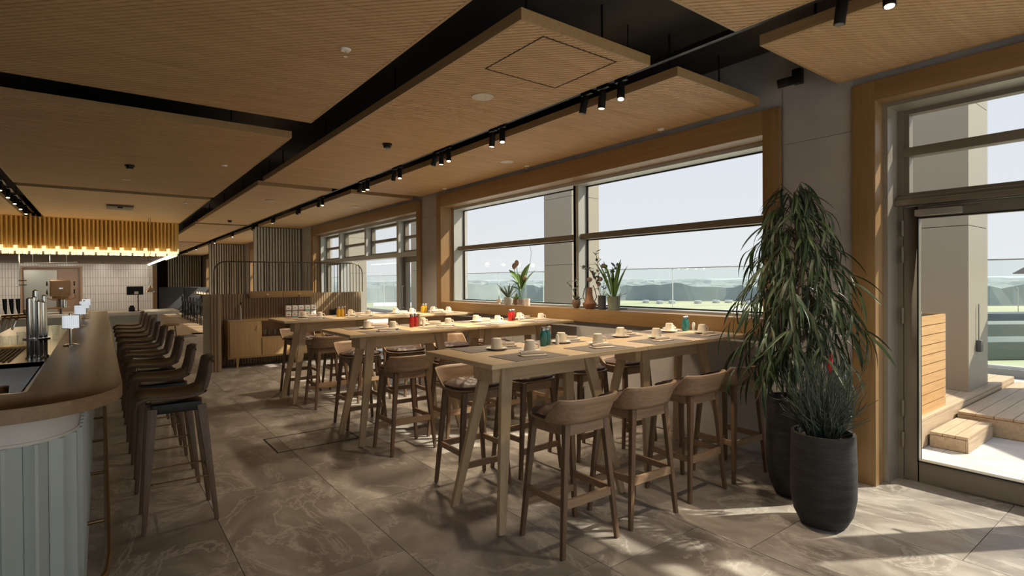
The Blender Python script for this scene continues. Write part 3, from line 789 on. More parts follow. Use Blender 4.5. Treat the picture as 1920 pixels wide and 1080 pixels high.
def bottle_mesh(m_):
    return MB().lathe([(0, 0), (.022, 0), (.027, .03), (.029, .07), (.025, .095), (.018, .108), (.018, .118), (0, .12)], 18).mesh('body', m_, True)
capm = MB().lathe([(0, .118), (.02, .118), (.02, .134), (.014, .142), (0, .143)], 16).mesh('stopper', STEEL, True)
colm = {'teal': plain('teal_glaze', (.03, .17, .16), .2), 'red': plain('red_glaze', (.42, .02, .015), .2), 'yellow': plain('yellow_glaze', (.62, .36, .03), .2)}
for r_, cname in enumerate(('teal', 'red', 'yellow')):
    bm_ = bottle_mesh(colm[cname])
    for i, (x, d) in enumerate(((2.70, 'aisle half'), (4.50, 'window half') if r_ == 0 else (4.03, 'window half'))):
        yy = TC[r_] + (.12 if r_ == 0 else .02) + (.02 if (r_ == 0 and i) else 0)
        for j, dx in enumerate((-.03, .03)):
            t = thing('oil_bottle', '%s %s ceramic bottle of the pair on the %s of the %s table row' % (['left', 'right'][j], cname, d, rown[r_]), 'bottle', (x + dx, yy + dx * .4, 1.10), 0, 'coloured bottles on the tables')
            link('body', bm_, t); link('stopper', capm, t)
        t = thing('pepper_mill', 'slim dark pepper mill beside the %s bottles on the %s' % (cname, d), 'pepper mill', (x + .085, yy + .05, 1.10), 0, 'pepper mills')
        MB().lathe([(0, 0), (.016, 0), (.012, .05), (.017, .10), (.012, .115), (.015, .135), (0, .145)], 14).build('body', WAL, t, True)
        o = MB().lathe([(0, 0), (.015, 0), (.015, .06), (.010, .075), (0, .078)], 14).build('salt_shaker', WHITE, None, True); o.location = (x + .115, yy - .01, 1.10)
        tag(o, 'white salt shaker beside the %s bottles on the %s' % (cname, d), 'shaker', 'salt shakers')

# ================================================================ SIDEBOARD AND SCREENS
sb = thing('sideboard', 'oak sideboard on short legs against the fluted screen', 'sideboard', (1.85, 11.2, 0))
sw = 2.3
c = MB(); c.box(0, sw, .02, .45, .17, .20); c.box(0, sw, 0, .45, .86, .885); c.box(0, .022, .02, .45, .2, .86); c.box(sw - .022, sw, .02, .45, .2, .86); c.box(.56, .58, .02, .45, .2, .86); c.box(1.14, 1.16, .02, .45, .2, .86); c.box(1.70, 1.72, .02, .45, .2, .86); c.box(.022, sw - .022, .43, .45, .2, .86); c.box(.58, 1.7, .02, .43, .53, .545)
c.build('carcass', SIDEW, sb)
KN = plain('brass_knob', (.75, .58, .32), .3, 1)
knob = MB().lathe([(0, 0), (.008, 0), (.008, .014), (.02, .018), (.02, .03), (0, .034)], 14).mesh('knob', KN, True)
for a, b_, kx in ((.024, .558, .50), (1.722, sw - .024, 1.78)):
    d = MB().box(a, b_, 0, .02, .202, .858).build('door', SIDEW, sb, bevel=.002); link('knob', knob, d, (kx, 0, .78), (PI / 2, 0, 0))
for a, b_ in ((.582, 1.138), (1.162, 1.698)):
    d = MB().box(a, b_, 0, .02, .202, .528).build('drawer', SIDEW, sb, bevel=.002); link('knob', knob, d, (b_ - .11, 0, .47), (PI / 2, 0, 0))
for x in (.16, .22 + 1.0, sw - .16):
    for y in (.06, .38): MB().beam((x, y, .17), (x, y, 0), .05, .05, .03, .03).build('leg', SIDEW, sb)
MB().box(.0, .30, .05, .40, .885, .893).build('drip_tray', STEEL, sb)
tp_ = thing('water_tap', 'chrome column water tap on the left end of the sideboard', 'tap', (2.10, 11.42, .893))
MB().lathe([(0, 0), (.035, 0), (.03, .012), (.018, .02), (.018, .22), (.024, .235), (.024, .27), (0, .285)], 16).build('column', CHROME, tp_, True)
MB().tube([(0, 0, .25), (.0, -.07, .26), (0, -.10, .24), (0, -.105, .21)], .010, 8).build('spout', CHROME, tp_, True)
MB().tube([(0, 0, .28), (.02, -.01, .32)], [.006, .009], 8).build('lever', BLACK, tp_, True)
for i in range(7):
    tumbler(2.50 + .09 * i, 11.32 + .05 * (i % 2), .546, .034, .13, '%s dark glass on the open shelf of the sideboard' % ['leftmost', 'second from left', 'third from left', 'middle', 'third from right', 'second from right', 'rightmost'][i], 'glasses on the sideboard shelf')
TIN = plain('tin_white', (.78, .76, .72), .4); tcols = [(.05, .05, .05), (.35, .03, .03), (.06, .06, .07), (.05, .28, .18), (.08, .08, .08)]
cn = ['leftmost', 'second from left', 'middle', 'fourth from left', 'rightmost']
for rr_ in range(2):
    for i in range(5):
        t = thing('tea_tin', '%s white tea tin in the %s row on the sideboard' % (cn[i], ['lower', 'upper'][rr_]), 'tin', (2.95 + .122 * i, 11.38, .886 + .122 * rr_), R(random.uniform(-6, 6)), 'white tea tins')
        MB().box(-.05, .05, -.05, .05, 0, .105).build('box', TIN, t, bevel=.004)
        MB().box(-.047, .047, -.047, .047, .105, .119).build('lid', TIN, t, bevel=.003)
        MB().box(-.018, .018, -.0515, -.05, .062, .076).build('label_mark', plain('tin_mark', tcols[(i + rr_) % 5], .6), t)
        MB().box(-.05, .05, -.0512, -.05, .012, .03).build('label_band', plain('tin_band', (tcols[(i * 2 + rr_ + 1) % 5]), .6), t)
t = thing('coffee_machine', 'low black machine on the sideboard behind the farthest table', 'machine', (3.95, 11.42, .885))
MB().box(-.13, .13, -.1, .12, 0, .13).build('body', BLACK, t, bevel=.02, seg=3); MB().lathe([(0, .13), (.06, .13), (.05, .15), (0, .155)], 18).build('lid', BLACK, t, True)

# fluted low screen, with its forward wing on the left
sc = thing('fluted_screen', 'low fluted oak screen wall behind the sideboard', 'screen', (1.52, 10.95, 0))
MB().box(0, .16, 0, .85, 0, 1.37).build('wing_core', plain('screen_grey', (.36, .33, .28), .6), sc)
MB().box(.16, 3.06, .74, .85, 0, 1.37).build('wall_core', FLUTEW, sc)
fm_ = MB().prism([(-.024, 0), (-.019, -.016), (0, -.022), (.019, -.016), (.024, 0)], 0, 1.37).mesh('flute', FLUTEW, True)
for k in range(3): link('flute', fm_, sc, (.03 + .05 * k, 0, 0))
for k in range(14): link('flute', fm_, sc, (.16, .03 + .05 * k, 0), (0, 0, PI / 2))
for k in range(57): link('flute', fm_, sc, (.20 + .05 * k, .74, 0))
# hanging drawer box on the screen
db = thing('drawer_box', 'ochre wooden box with two drawers hung on the rod screen', 'drawer box', (2.27, 11.44, 1.29))
MB().box(0, 1.20, .012, .21, 0, .13).build('body', TRIMX, db)
for a in (.006, .606):
    d = MB().box(a, a + .588, 0, .012, .006, .124).build('drawer', TRIMX, db, bevel=.002); link('knob', knob, d, (a + .31, 0, .066), (PI / 2, 0, 0))
# rod screen on top
rs = thing('rod_screen', 'thin black metal rod screen with rounded corners above the fluted wall', 'screen', (1.70, 11.74, 1.37))
wd = 2.93; ht = .63; rc = .22
pts = [(0, 0, 0), (0, 0, ht - rc)] + [(rc - rc * math.cos(a), 0, ht - rc + rc * math.sin(a)) for a in (.3, .6, .9, 1.2, PI / 2)] + [(wd - rc + rc * math.sin(a), 0, ht - rc + rc * math.cos(a)) for a in (0, .3, .6, .9, 1.2, PI / 2)] + [(wd, 0, 0)]
RODM = plain('rod_metal', (.10, .085, .06), .4, .8)
MB().tube(pts, .011, 8).build('hoop', RODM, rs, True)
nrod = 42
for k in range(1, nrod):
    x = wd * k / nrod; d_ = min(x, wd - x)
    h = ht if d_ >= rc else ht - rc + math.sqrt(max(0, rc * rc - (rc - d_) ** 2))
    MB().tube([(x, 0, 0), (x, 0, h)], .008, 6).build('rod', RODM, rs)

# tall slatted screens along the window side, farther and farther away
for nm, y, x0, n_ in (('first tall screen of pale vertical slats, behind the rod screen', 16.75, 3.45, 16), ('second tall screen of pale vertical slats, beyond the first', 24.9, 3.45, 14), ('farthest screen of pale vertical slats at the end of the room', 36.8, 3.0, 14)):
    t = thing('slat_screen', nm, 'screen', (x0, y, 0), 0, 'tall slatted screens')
    w_s = 4.70 - x0
    MB().box(0, w_s, .12, .14, 0, 3.15).build('backing', plain('screen_back', (.30, .27, .21), .7), t)
    sm_ = MB().box(-.022, .022, -.08, .12, 0, 3.15).mesh('slat', SLATG)
    for i in range(n_): link('slat', sm_, t, (w_s * (i + .4) / n_, 0, 0))
# banquettes and the far stools
for i, (x0, x1, y0) in enumerate(((3.15, 4.6, 30.6), (2.35, 4.2, 33.6))):
    t = thing('banquette', '%s dark grey banquette back beyond the second slatted screen' % ['nearer', 'farther'][i], 'bench', (x0, y0, 0), 0, 'dark banquettes')
    MB().box(0, x1 - x0, 0, .12, .12, 1.36).build('backrest', DARKG, t, bevel=.02); MB().box(0, x1 - x0, .12, .7, .12, .46).build('seat', DARKG, t, bevel=.03); MB().box(.05, x1 - x0 - .05, .02, .66, 0, .12).build('plinth', BLACK, t)
def far_stool():
    t = thing('dark_stool', '', 'stool')
    MB().box(-.19, .19, -.19, .19, .72, .77).build('seat', DARKG, t, bevel=.01); MB().box(-.19, .19, .17, .20, .77, 1.0).build('backrest', DARKG, t, bevel=.01)
    for a in (-1, 1):
        for b_ in (-1, 1): MB().beam((a * .16, b_ * .16, .72), (a * .19, b_ * .19, 0), .03, .03).build('leg', BLACK, t)
    return t
fs = far_stool()
for i in range(7): place(fs, i > 0, (3.12, 23.4 + .95 * i, 0), PI / 2, '%s dark stool in the far row beyond the fluted screen' % ['nearest', 'second', 'third', 'fourth', 'fifth', 'sixth', 'farthest'][i], 'dark stools beyond the screen')
t = thing('far_high_table', 'long dark-legged high table behind the far row of dark stools', 'table', (3.80, 27.6, 0))
MB().box(-.38, .38, -2.3, 2.4, 1.05, 1.09).build('tabletop', OAK, t)
for y in (-2.0, 0, 2.0): MB().box(-.05, .05, y - .25, y + .25, 0, 1.05).build('leg', BLACK, t)
for i in range(6):
    o = MB().lathe([(0, 0), (.045, 0), (.045, .008), (.03, .09), (0, .09)], 12).build('far_cup', WHITE, None, True); o.location = (3.55, 25.6 + .75 * i, 1.09); tag(o, '%s white upturned cup on the far dark-legged table' % ['nearest', 'second', 'third', 'fourth', 'fifth', 'farthest'][i], 'cup', 'cups on the far table')

# ================================================================ OPEN KITCHEN AT THE BACK
m_, t_, b_ = mat('kitchen_tile')
v_ = coords(t_, (1, 1, 1), world=True, jitter=False)
sp_ = t_.nodes.new('ShaderNodeSeparateXYZ'); t_.links.new(v_, sp_.inputs[0]); cb_ = t_.nodes.new('ShaderNodeCombineXYZ')
ad_ = nd(t_, 'ShaderNodeMath', operation='ADD'); t_.links.new(sp_.outputs['X'], ad_.inputs[0]); t_.links.new(sp_.outputs['Y'], ad_.inputs[1])
t_.links.new(sp_.outputs['Z'], cb_.inputs[0]); t_.links.new(ad_.outputs[0], cb_.inputs[1])
br = t_.nodes.new('ShaderNodeTexBrick'); br.offset = 0; br.inputs['Scale'].default_value = 1; br.inputs['Brick Width'].default_value = .30; br.inputs['Row Height'].default_value = .075; br.inputs['Mortar Size'].default_value = .007
br.inputs['Color1'].default_value = (.40, .37, .34, 1); br.inputs['Color2'].default_value = (.45, .42, .385, 1); br.inputs['Mortar'].default_value = (.20, .18, .16, 1)
t_.links.new(cb_.outputs[0], br.inputs['Vector']); t_.links.new(br.outputs['Color'], b_.inputs['Base Color']); b_.inputs['Roughness'].default_value = .35
TILE = m_
kw = MB(); kw.box(-5, -2.17, 25, 25.2, 0, 3.62); kw.box(-.58, 1.56, 25, 25.2, 0, 3.62); kw.box(-2.17, -.58, 25, 25.2, 2.16, 3.62); kw.box(1.50, 1.56, 25.2, 30, 0, 3.62)
struct(kw.build('wall_kitchen', TILE))
d3 = sroot('door_2')
MB().box(-2.17, -.58, 25.12, 25.16, 0, 2.16).build('recess', plain('brown_panel', (.20, .12, .075), .5), d3)
MB().box(-2.12, -1.25, 25.06, 25.12, 0, 2.06).build('door_leaf', plain('steel_door', (.30, .30, .27), .4, .5), d3)
fr_ = MB(); fr_.box(-2.2, -2.15, 24.97, 25.02, 0, 2.2); fr_.box(-.6, -.55, 24.97, 25.02, 0, 2.2); fr_.box(-2.15, -.6, 24.97, 25.02, 2.14, 2.2); fr_.build('frame', plain('brown_frame', (.22, .13, .07), .5), d3)
# side corridor wall with a warm recess
cw = struct(MB().box(1.56, 2.05, 30.2, 30.4, 0, 3.62).build('wall_corridor', PLAST))
MB().box(1.60, 2.02, 30.1, 30.2, .0, 2.3).build('wall_panel', plain('warm_panel', (.42, .26, .12), .5), cw)
# soffit with the light strip
sf = MB().box(-4.9, 1.44, 16.95, 24.95, 2.30, 3.15)
SF = struct(sf.build('trim_6', plain('soffit', (.20, .17, .15), .7)))
MB().box(1.40, 1.46, 17.0, 24.9, 2.27, 2.30).build('light_strip', emit('strip_light', (1, .9, .7), 5), SF)
for k in range(6):     # fill spots added under the soffit to brighten the tiled wall
    t = thing('added_fill_light', '%s added fill light under the soffit before the tiled kitchen wall' % ['leftmost', 'second', 'third', 'fourth', 'fifth', 'rightmost'][k], 'added light', (-4.2 + 1.06 * k, 23.6, 2.30), 0, 'added kitchen fill lights')
    MB().lathe([(.03, -.012), (.05, -.012), (.055, 0), (.03, 0)], 16).build('ring', BLACK, t, True); MB().lathe([(0, -.004), (.03, -.004), (.03, 0), (0, 0)], 16).build('lens', BULB, t)
    l = bpy.data.lights.new('added_fill_beam', 'SPOT'); l.energy = 36; l.color = (1, .90, .76); l.spot_size = R(150); l.spot_blend = 1; l.shadow_soft_size = .05
    lo = bpy.data.objects.new('added_fill_beam', l); COL.objects.link(lo); lo.parent = t; lo.location = (0, 0, -.03); lo.rotation_euler = (R(35), 0, 0)
# brass tube chandelier in front of the soffit
ch = thing('tube_chandelier', 'wide chandelier of hanging brass tubes with glass tips over the bar end', 'chandelier', (-3.6, 16.68, 2.28))
TUBEM = plain('chandelier_brass', (.80, .53, .17), .3, .5)
tipm = plain('glass_tip', (.92, .82, .55), .18, .55, .6, **{'Emission Color': (1, .86, .5, 1), 'Emission Strength': .4})
tubm = MB().lathe([(0, .13), (.024, .13), (.024, .86), (0, .86)], 8).mesh('tube', TUBEM, True)
tipme = MB().lathe([(0, 0), (.017, .005), (.021, .03), (.021, .15), (0, .15)], 8).mesh('glass_tip', tipm, True)
cx0 = 0
for row in range(3):
    n_ = 64
    for i in range(n_):
        if row and i < 20: continue
        x = .04 + i * .0813 + (.04 if row % 2 else 0); dz = .07 * ((i + row) % 3 == 1)
        tb = link('tube', tubm, ch, (x, row * .07, dz))
        link('glass_tip', tipme, tb)
for i in range(18):
    tb = link('tube', tubm, ch, (5.17, .30 + i * .16, .05 * (i % 2))); link('glass_tip', tipme, tb)
MB().box(0, 5.2, -.02, .2, .855, .87).build('mount_plate', BRASS, ch)
for i in range(7):
    l = bpy.data.lights.new('chandelier_glow', 'POINT'); l.energy = 3.2; l.color = (1, .76, .44); l.shadow_soft_size = .08
    lo = bpy.data.objects.new('chandelier_glow', l); COL.objects.link(lo); lo.parent = ch; lo.location = (.5 + .72 * i, -.16, -.10)
# white counter
ct = thing('kitchen_counter', 'long white stone counter at the back of the bar', 'counter', (0, 15.0, 0))
MB().box(-4.9, 1.46, 0, 1.4, .87, .94).build('worktop', STONEW, ct, bevel=.006)
MB().box(-4.9, .95, .25, 1.3, 0, .87).build('front', PALEG, ct)
MB().box(1.02, 1.10, .1, .9, 0, .87).build('leg_panel', STONEW, ct)
t = thing('kitchen_stool', 'small dark stool at the right end of the white counter', 'stool', (1.28, 14.9, 0))
MB().lathe([(0, .60), (.16, .60), (.17, .63), (.15, .65), (0, .65)], 20).build('seat', WAL, t, True)
for a in range(4): MB().tube([(.10 * math.cos(a * PI / 2 + .7), .10 * math.sin(a * PI / 2 + .7), .6), (.19 * math.cos(a * PI / 2 + .7), .19 * math.sin(a * PI / 2 + .7), 0)], .014, 8).build('leg', WALZ, t)
# wooden ledge, bowl and bronze machine
lg = thing('wooden_shelf', 'open wooden shelf on the white counter beneath the bronze machine', 'shelf', (-1.02, 15.35, .94))
MB().box(-.28, .32, -.15, .35, .115, .135).build('board', TRIMX, lg); MB().box(-.28, -.26, -.15, .35, 0, .115).build('side', BLACK, lg); MB().box(.30, .32, -.15, .35, 0, .115).build('side', BLACK, lg); MB().box(-.08, -.06, -.15, .35, 0, .115).build('side', BLACK, lg)
mc = thing('bronze_machine', 'square bronze coffee machine with side wheels on a chrome stand', 'machine', (-.70, 15.5, 1.076))
MB().lathe([(0, 0), (.13, 0), (.13, .015), (.09, .02), (.09, .17), (.06, .20), (0, .2)], 20).build('chrome_stand', CHROME, mc, True)
MB().box(-.19, .17, -.16, .16, .24, .60).build('body', COPPER, mc, bevel=.03, seg=3)
MB().box(-.03, .03, -.165, -.16, .40, .43).build('plate', CHROME, mc)
MB().box(-.15, .13, -.10, .10, .18, .25).build('neck', COPPER, mc, bevel=.02)
for sx_ in (-.24, .22):
    for z in (.34, .52): MB().lathe([(.0, -.012), (.05, -.012), (.05, .012), (0, .012)], 16).build('side_wheel', BLACK, mc, True).matrix_local = Matrix.Translation((sx_, 0, z)) @ Matrix.Rotation(PI / 2, 4, 'Y')
MB().tube([(-.22, -.02, .30), (-.26, -.02, .22), (-.15, -.02, .16), (.15, -.02, .16), (.25, -.02, .22), (.22, -.02, .30)], .010, 8).build('pipe', BRASS, mc, True)
o = MB().lathe([(0, 0), (.05, 0), (.085, .05), (.09, .075), (.083, .075), (.045, .01), (0, .01)], 22).build('golden_bowl', BRASS, None, True); o.location = (-1.17, 15.45, 1.076); tag(o, 'golden bowl on the wooden shelf left of the bronze machine', 'bowl')
# hanging utensil rail
t = thing('hanging_rail', 'thin rail with hooks hanging beneath the brass chandelier', 'rail', (-.95, 16.6, 2.05))
MB().tube([(-.45, 0, .02), (.5, 0, .05)], .009, 6).build('bar', STEEL, t); MB().tube([(-.2, 0, -.06), (.65, 0, -.04)], .008, 6).build('bar', STEEL, t)
for x in (-.3, .0, .3): MB().tube([(x, 0, -.05), (x, 0, .26)], .004, 6).build('hook_rod', STEEL, t)
t = thing('hanging_hook', 'steel hook on a long rod left of the bronze machine', 'hook', (-1.45, 16.3, 1.55))
MB().tube([(0, 0, 0), (0, 0, .75)], .008, 6).build('rod', STEEL, t); MB().tube([(-.02, 0, .12), (.12, 0, .12)], .01, 6).build('prong', BLACK, t); MB().tube([(-.02, 0, .02), (.12, 0, .02)], .01, 6).build('prong', BLACK, t)
# monitor, heat lamp and small things on the white counter
t = thing('monitor', 'black till monitor on a stand on the white counter', 'monitor', (.62, 15.5, .94))
MB().box(-.16, .16, -.02, .02, .38, .58).build('screen', BLACK, t, bevel=.006); MB().tube([(.06, .03, 0), (.06, .03, .45)], .012, 8).build('pole', BLACK, t); MB().lathe([(0, 0), (.07, 0), (.07, .01), (0, .012)], 16, (.06, .03, 0)).build('foot', BLACK, t, True); MB().box(-.015, .065, -.026, -.02, .40, .46).build('card_reader', WHITE, t)
t = thing('label_printer', 'small black printer beneath the till monitor', 'printer', (.55, 15.4, .94))
MB().box(-.06, .06, -.06, .06, 0, .10).build('body', BLACK, t, bevel=.015); MB().box(-.04, .04, -.062, -.03, .09, .14).build('paper_slot', BLACK, t, bevel=.01)
t = thing('heat_lamp', 'chrome heat lamp hanging on cords over the white counter', 'lamp', (.92, 15.6, 1.38))
MB().lathe([(.02, .16), (.03, .10), (.085, .03), (.09, 0), (.08, 0), (.02, .09), (0, .1)], 20).build('shade', CHROME, t, True)
for x in (-.02, .02): MB().tube([(x, 0, .15), (x, 0, 1.77)], .004, 6).build('cord', BLACK, t)

# ================================================================ BIG POTTED PLANTS
def strip_leaf(L_, w, droop, fold=.25, n=6):
    # leaf growing along +X, drooping to -Z; V-folded blade
    m_ = MB(); v = []
    for i in range(n + 1):
        t = i / n; x = L_ * (t - .12 * droop * t * t); z = -L_ * droop * t * t
        ww = w * (math.sin(PI * (t * .92 + .05)) ** .75) if 0 < i < n else w * .08
        v += [(x, -ww / 2, z + ww * fold), (x, 0, z), (x, ww / 2, z + ww * fold)]
    m_.v = v
    for i in range(n): a = i * 3; m_.f += [(a, a + 3, a + 4, a + 1), (a + 1, a + 4, a + 5, a + 2)]
    return m_
def pot(root, r, h, mat_, top_r=None):
    top_r = top_r or r * .97
    MB().lathe([(0, 0), (r * .55, 0), (r * .72, .015), (r * .90, h * .14), (r, h * .32), (r * 1.01, h * .6), (top_r, h), (top_r - .018, h), (top_r - .02, h - .05), (0, h - .05)], 36).build('pot', mat_, root, True)
    MB().lathe([(0, h - .045), (top_r - .022, h - .045), (top_r - .022, h - .05)], 24).build('soil', SOIL, root)
fp = thing('ficus_plant', 'tall long-leaved ficus in a tall black pot by the glazed door', 'potted plant', (4.09, 1.96, 0))
pot(fp, .195, .72, POTB)
trk = MB(); trk.tube([(0, 0, .66), (.015, .01, 1.1), (-.01, .0, 1.5), (.01, -.01, 1.9), (.0, .0, 2.24)], [.016, .015, .012, .009, .005], 8)
trk.tube([(.04, .03, .66), (.06, .04, 1.1), (.10, .02, 1.5), (.13, .0, 1.8)], [.012, .011, .009, .005], 8); trk.tube([(-.04, .02, .66), (-.09, .05, 1.05), (-.12, .05, 1.4)], [.011, .009, .005], 8)
trk.build('trunk', BARK, fp, True)
random.seed(11)
leafm = [strip_leaf(.23, .021, .55).mesh('leaf', LEAF, True), strip_leaf(.19, .019, .8).mesh('leaf', LEAF, True), strip_leaf(.26, .023, .35).mesh('leaf', LEAF, True)]
brs = MB(); mats = []
lim = 4.66 - 4.09
nb = 78
for i in range(nb):
    f_ = (i + .5) / nb; z = 2.24 - 1.30 * f_ ** .9
    az = i * 2.39996 + random.uniform(-.3, .3)
    ln = .09 + .40 * min(1, f_ * 1.7) ** .8 * random.uniform(.65, 1.1)
    if f_ > .75: ln *= .9
    base = Vector((.01, 0, z)); tipz = .10 * (1 - f_) + .02 - ln * (.15 + .55 * f_)
    dx, dy = math.cos(az), math.sin(az)
    pts = [base + Vector((dx * ln * t, dy * ln * t, .10 * math.sin(PI * t) * ln * 3 + tipz * t * t)) for t in (0, .33, .66, 1)]
    for p in pts: p.x = min(p.x, lim - .10)
    brs.tube(pts, [.004, .003, .0025, .0015], 5)
    nlf = 9 + int(6 * f_)
    for j in range(nlf):
        t = .22 + .78 * (j + random.random() * .6) / nlf
        k_ = t * 3; a = min(int(k_), 2); p = pts[a].lerp(pts[a + 1], k_ - a)
        yaw = az + random.uniform(-1.25, 1.25) * (1.2 - .5 * t); pitch = R(random.uniform(5, 62)) + .35 * f_
        mtx = Matrix.Translation(p) @ Matrix.Rotation(yaw, 4, 'Z') @ Matrix.Rotation(pitch, 4, 'Y') @ Matrix.Rotation(random.uniform(-.6, .6), 4, 'X')
        tip = mtx @ Vector((.2, 0, -.08))
        if tip.x > lim or tip.z < .62: continue
        mats.append((mtx, random.randrange(3)))
brs.build('branches', BARK, fp)
cl = Vector((0 - 4.09, 0 - 1.96, 1.6))
mats.sort(key=lambda q_: (q_[0].translation - cl).length)
for mtx, k in mats[:298]:
    o = link('leaf', leafm[k], fp); o.matrix_local = mtx
rest = MB(); src = [[v.co.copy() for v in m_.vertices] for m_ in leafm]; srf = [[tuple(p.vertices) for p in m_.polygons] for m_ in leafm]
for mtx, k in mats[298:]: rest.add([mtx @ v for v in src[k]], srf[k])
me = bpy.data.meshes.new('foliage'); me.from_pydata(rest.v, [], rest.f); me.materials.append(LEAF)
o = link('foliage', me, fp); o['kind'] = 'stuff'

bp = thing('wiry_plant', 'bushy wiry plant with a red bloom in a lower black pot', 'potted plant', (3.735, 1.61, 0))
pot(bp, .192, .60, POTB)
tw = MB(); random.seed(5)
for i in range(330):
    az = random.uniform(0, 2 * PI); r0 = random.uniform(0, .09); h = random.uniform(.2, .56); lean = random.uniform(.02, .22)
    p0 = Vector((r0 * math.cos(az), r0 * math.sin(az), .55)); pts = [p0]
    for k in range(1, 5):
        t = k / 4; w_a = random.uniform(-.03, .03)
        pts.append(p0 + Vector((lean * t * math.cos(az) + w_a, lean * t * math.sin(az) + random.uniform(-.03, .03), h * t - (.06 * t * t if lean > .13 else 0))))
    tw.tube(pts, [.0035, .0034, .003, .0026, .0015], 4, False)
LW = leafmat('wiry_green', (.045, .065, .05), (.06, .08, .06))
o = tw.build('twigs', LW, bp); o['kind'] = 'stuff'
fl_ = MB().tube([(.06, -.02, .98), (.065, -.02, 1.02), (.07, -.022, 1.07), (.072, -.022, 1.11)], [.006, .018, .012, .003], 8).build('red_bloom', plain('red_bloom', (.45, .02, .02), .6), bp, True)
MB().tube([(.03, -.01, .56), (.05, -.02, .8), (.06, -.02, .98)], .003, 5).build('bloom_stem', LEAF3, bp)

# ================================================================ PLANTS ON THE WINDOW SILL
ZS = 1.2395; XS = 4.83
def leaves(root, name, m_, spec, mt):
    for (p, yaw, pitch, roll, s) in spec:
        o = link(name, mt, root); o.matrix_local = Matrix.Translation(p) @ Matrix.Rotation(yaw, 4, 'Z') @ Matrix.Rotation(pitch, 4, 'Y') @ Matrix.Rotation(roll, 4, 'X') @ Matrix.Scale(s, 4)
def blade(root, n, L0, L1, w, m_, z0, r0, tilt, seed):
    rnd = random.Random(seed); mm = strip_leaf(1, w, .12, .35, 6).mesh('leaf', m_, True)
    leaves(root, 'leaf', None, [(Vector((r0 * math.cos(a), r0 * math.sin(a), z0)), a, -R(90 - tilt * rnd.uniform(.3, 1)), rnd.uniform(-.3, .3), rnd.uniform(L0, L1)) for a in [k * 2.4 for k in range(n)]], mm)
def sprig(root, m_, stems, seed, lr=.022, lm=None):
    rnd = random.Random(seed); mb = MB(); disc = MB().add([(0, 0, 0), (.5, .32, .03), (1, .3, 0), (1.25, 0, -.03), (1, -.3, 0), (.5, -.32, .03)], [(0, 1, 2, 3, 4, 5)]).mesh('leaf', lm or m_)
    for pts in stems:
        pts = [Vector(p) for p in pts]; mb.tube(pts, .003, 5)
        for i in range(14):
            t = .35 + .65 * i / 13; k_ = t * (len(pts) - 1); a = min(int(k_), len(pts) - 2); p = pts[a].lerp(pts[a + 1], k_ - a)
            o = link('leaf', disc, root); o.matrix_local = Matrix.Translation(p) @ Matrix.Rotation(i * 2.4 + rnd.random(), 4, 'Z') @ Matrix.Rotation(rnd.uniform(-.9, .4), 4, 'Y') @ Matrix.Scale(lr * rnd.uniform(.8, 1.4), 4)
    mb.build('stems', BARK, root)
t = thing('sill_bowl', 'tiny white footed bowl with a stub plant, leftmost on the window sill', 'plant pot', (XS, 6.77, ZS))
MB().lathe([(0, 0), (.018, 0), (.016, .02), (.04, .05), (.043, .08), (.038, .08), (0, .07)], 20).build('bowl', WHITE, t, True); MB().tube([(0, 0, .07), (.0, .003, .13)], [.01, .004], 6).build('stub', LEAF2, t)
t = thing('aloe_plant', 'spiky aloe in a grey bowl on the window sill', 'potted plant', (XS, 6.53, ZS))
MB().lathe([(0, 0), (.05, 0), (.068, .05), (.066, .11), (.06, .11), (0, .10)], 22).build('pot', plain('grey_pot', (.42, .41, .38), .6), t, True); blade(t, 16, .18, .29, .11, LEAF2, .09, .015, 48, 3)
t = thing('brown_pot_plant', 'small rough brown pot with a low green clump beside the aloe', 'potted plant', (XS + .02, 6.37, ZS))
MB().lathe([(0, 0), (.028, 0), (.045, .04), (.04, .085), (.035, .085), (0, .08)], 18).build('pot', mottled('brown_clay', (.12, .06, .04), (.24, .14, .09), 25, .8, .4), t, True); blade(t, 12, .06, .12, .3, LEAF3, .075, .01, 70, 8)
t = thing('protea_vase', 'tall clear glass vase with proteas and broad leaves left of the mullion', 'vase', (XS - .01, 6.20, ZS))
MB().lathe([(0, 0), (.045, 0), (.05, .25), (.047, .25), (.043, .012), (0, .012)], 22).build('vase', CLEAR, t, True)
MB().lathe([(0, .012), (.04, .012), (.043, .09), (0, .09)], 18).build('filling', mottled('pebbles', (.20, .10, .08), (.5, .4, .33), 40, .7, .5), t, True)
stm = [[(0, 0, .05), (-.02, .04, .3), (-.03, .07, .56)], [(0, 0, .05), (.01, .10, .3), (.0, .17, .52)], [(0, 0, .05), (.0, -.02, .3), (.01, -.04, .44)]]
sm_ = MB()
for p in stm: sm_.tube(p, .005, 6)
sm_.build('stems', LEAF3, t)
PRO = mottled('protea', (.25, .15, .10), (.45, .33, .22), 30, .8, .5)
for (x, y, z) in ((-.03, .07, .56), (.0, .17, .52), (.01, -.06, .35)): MB().lathe([(0, 0), (.02, .01), (.033, .04), (.03, .07), (.01, .095), (0, .09)], 12, (x, y, z)).build('flower_head', PRO, t, True)
bl = strip_leaf(1, .30, .25, .2, 6).mesh('leaf', LEAF3, True)
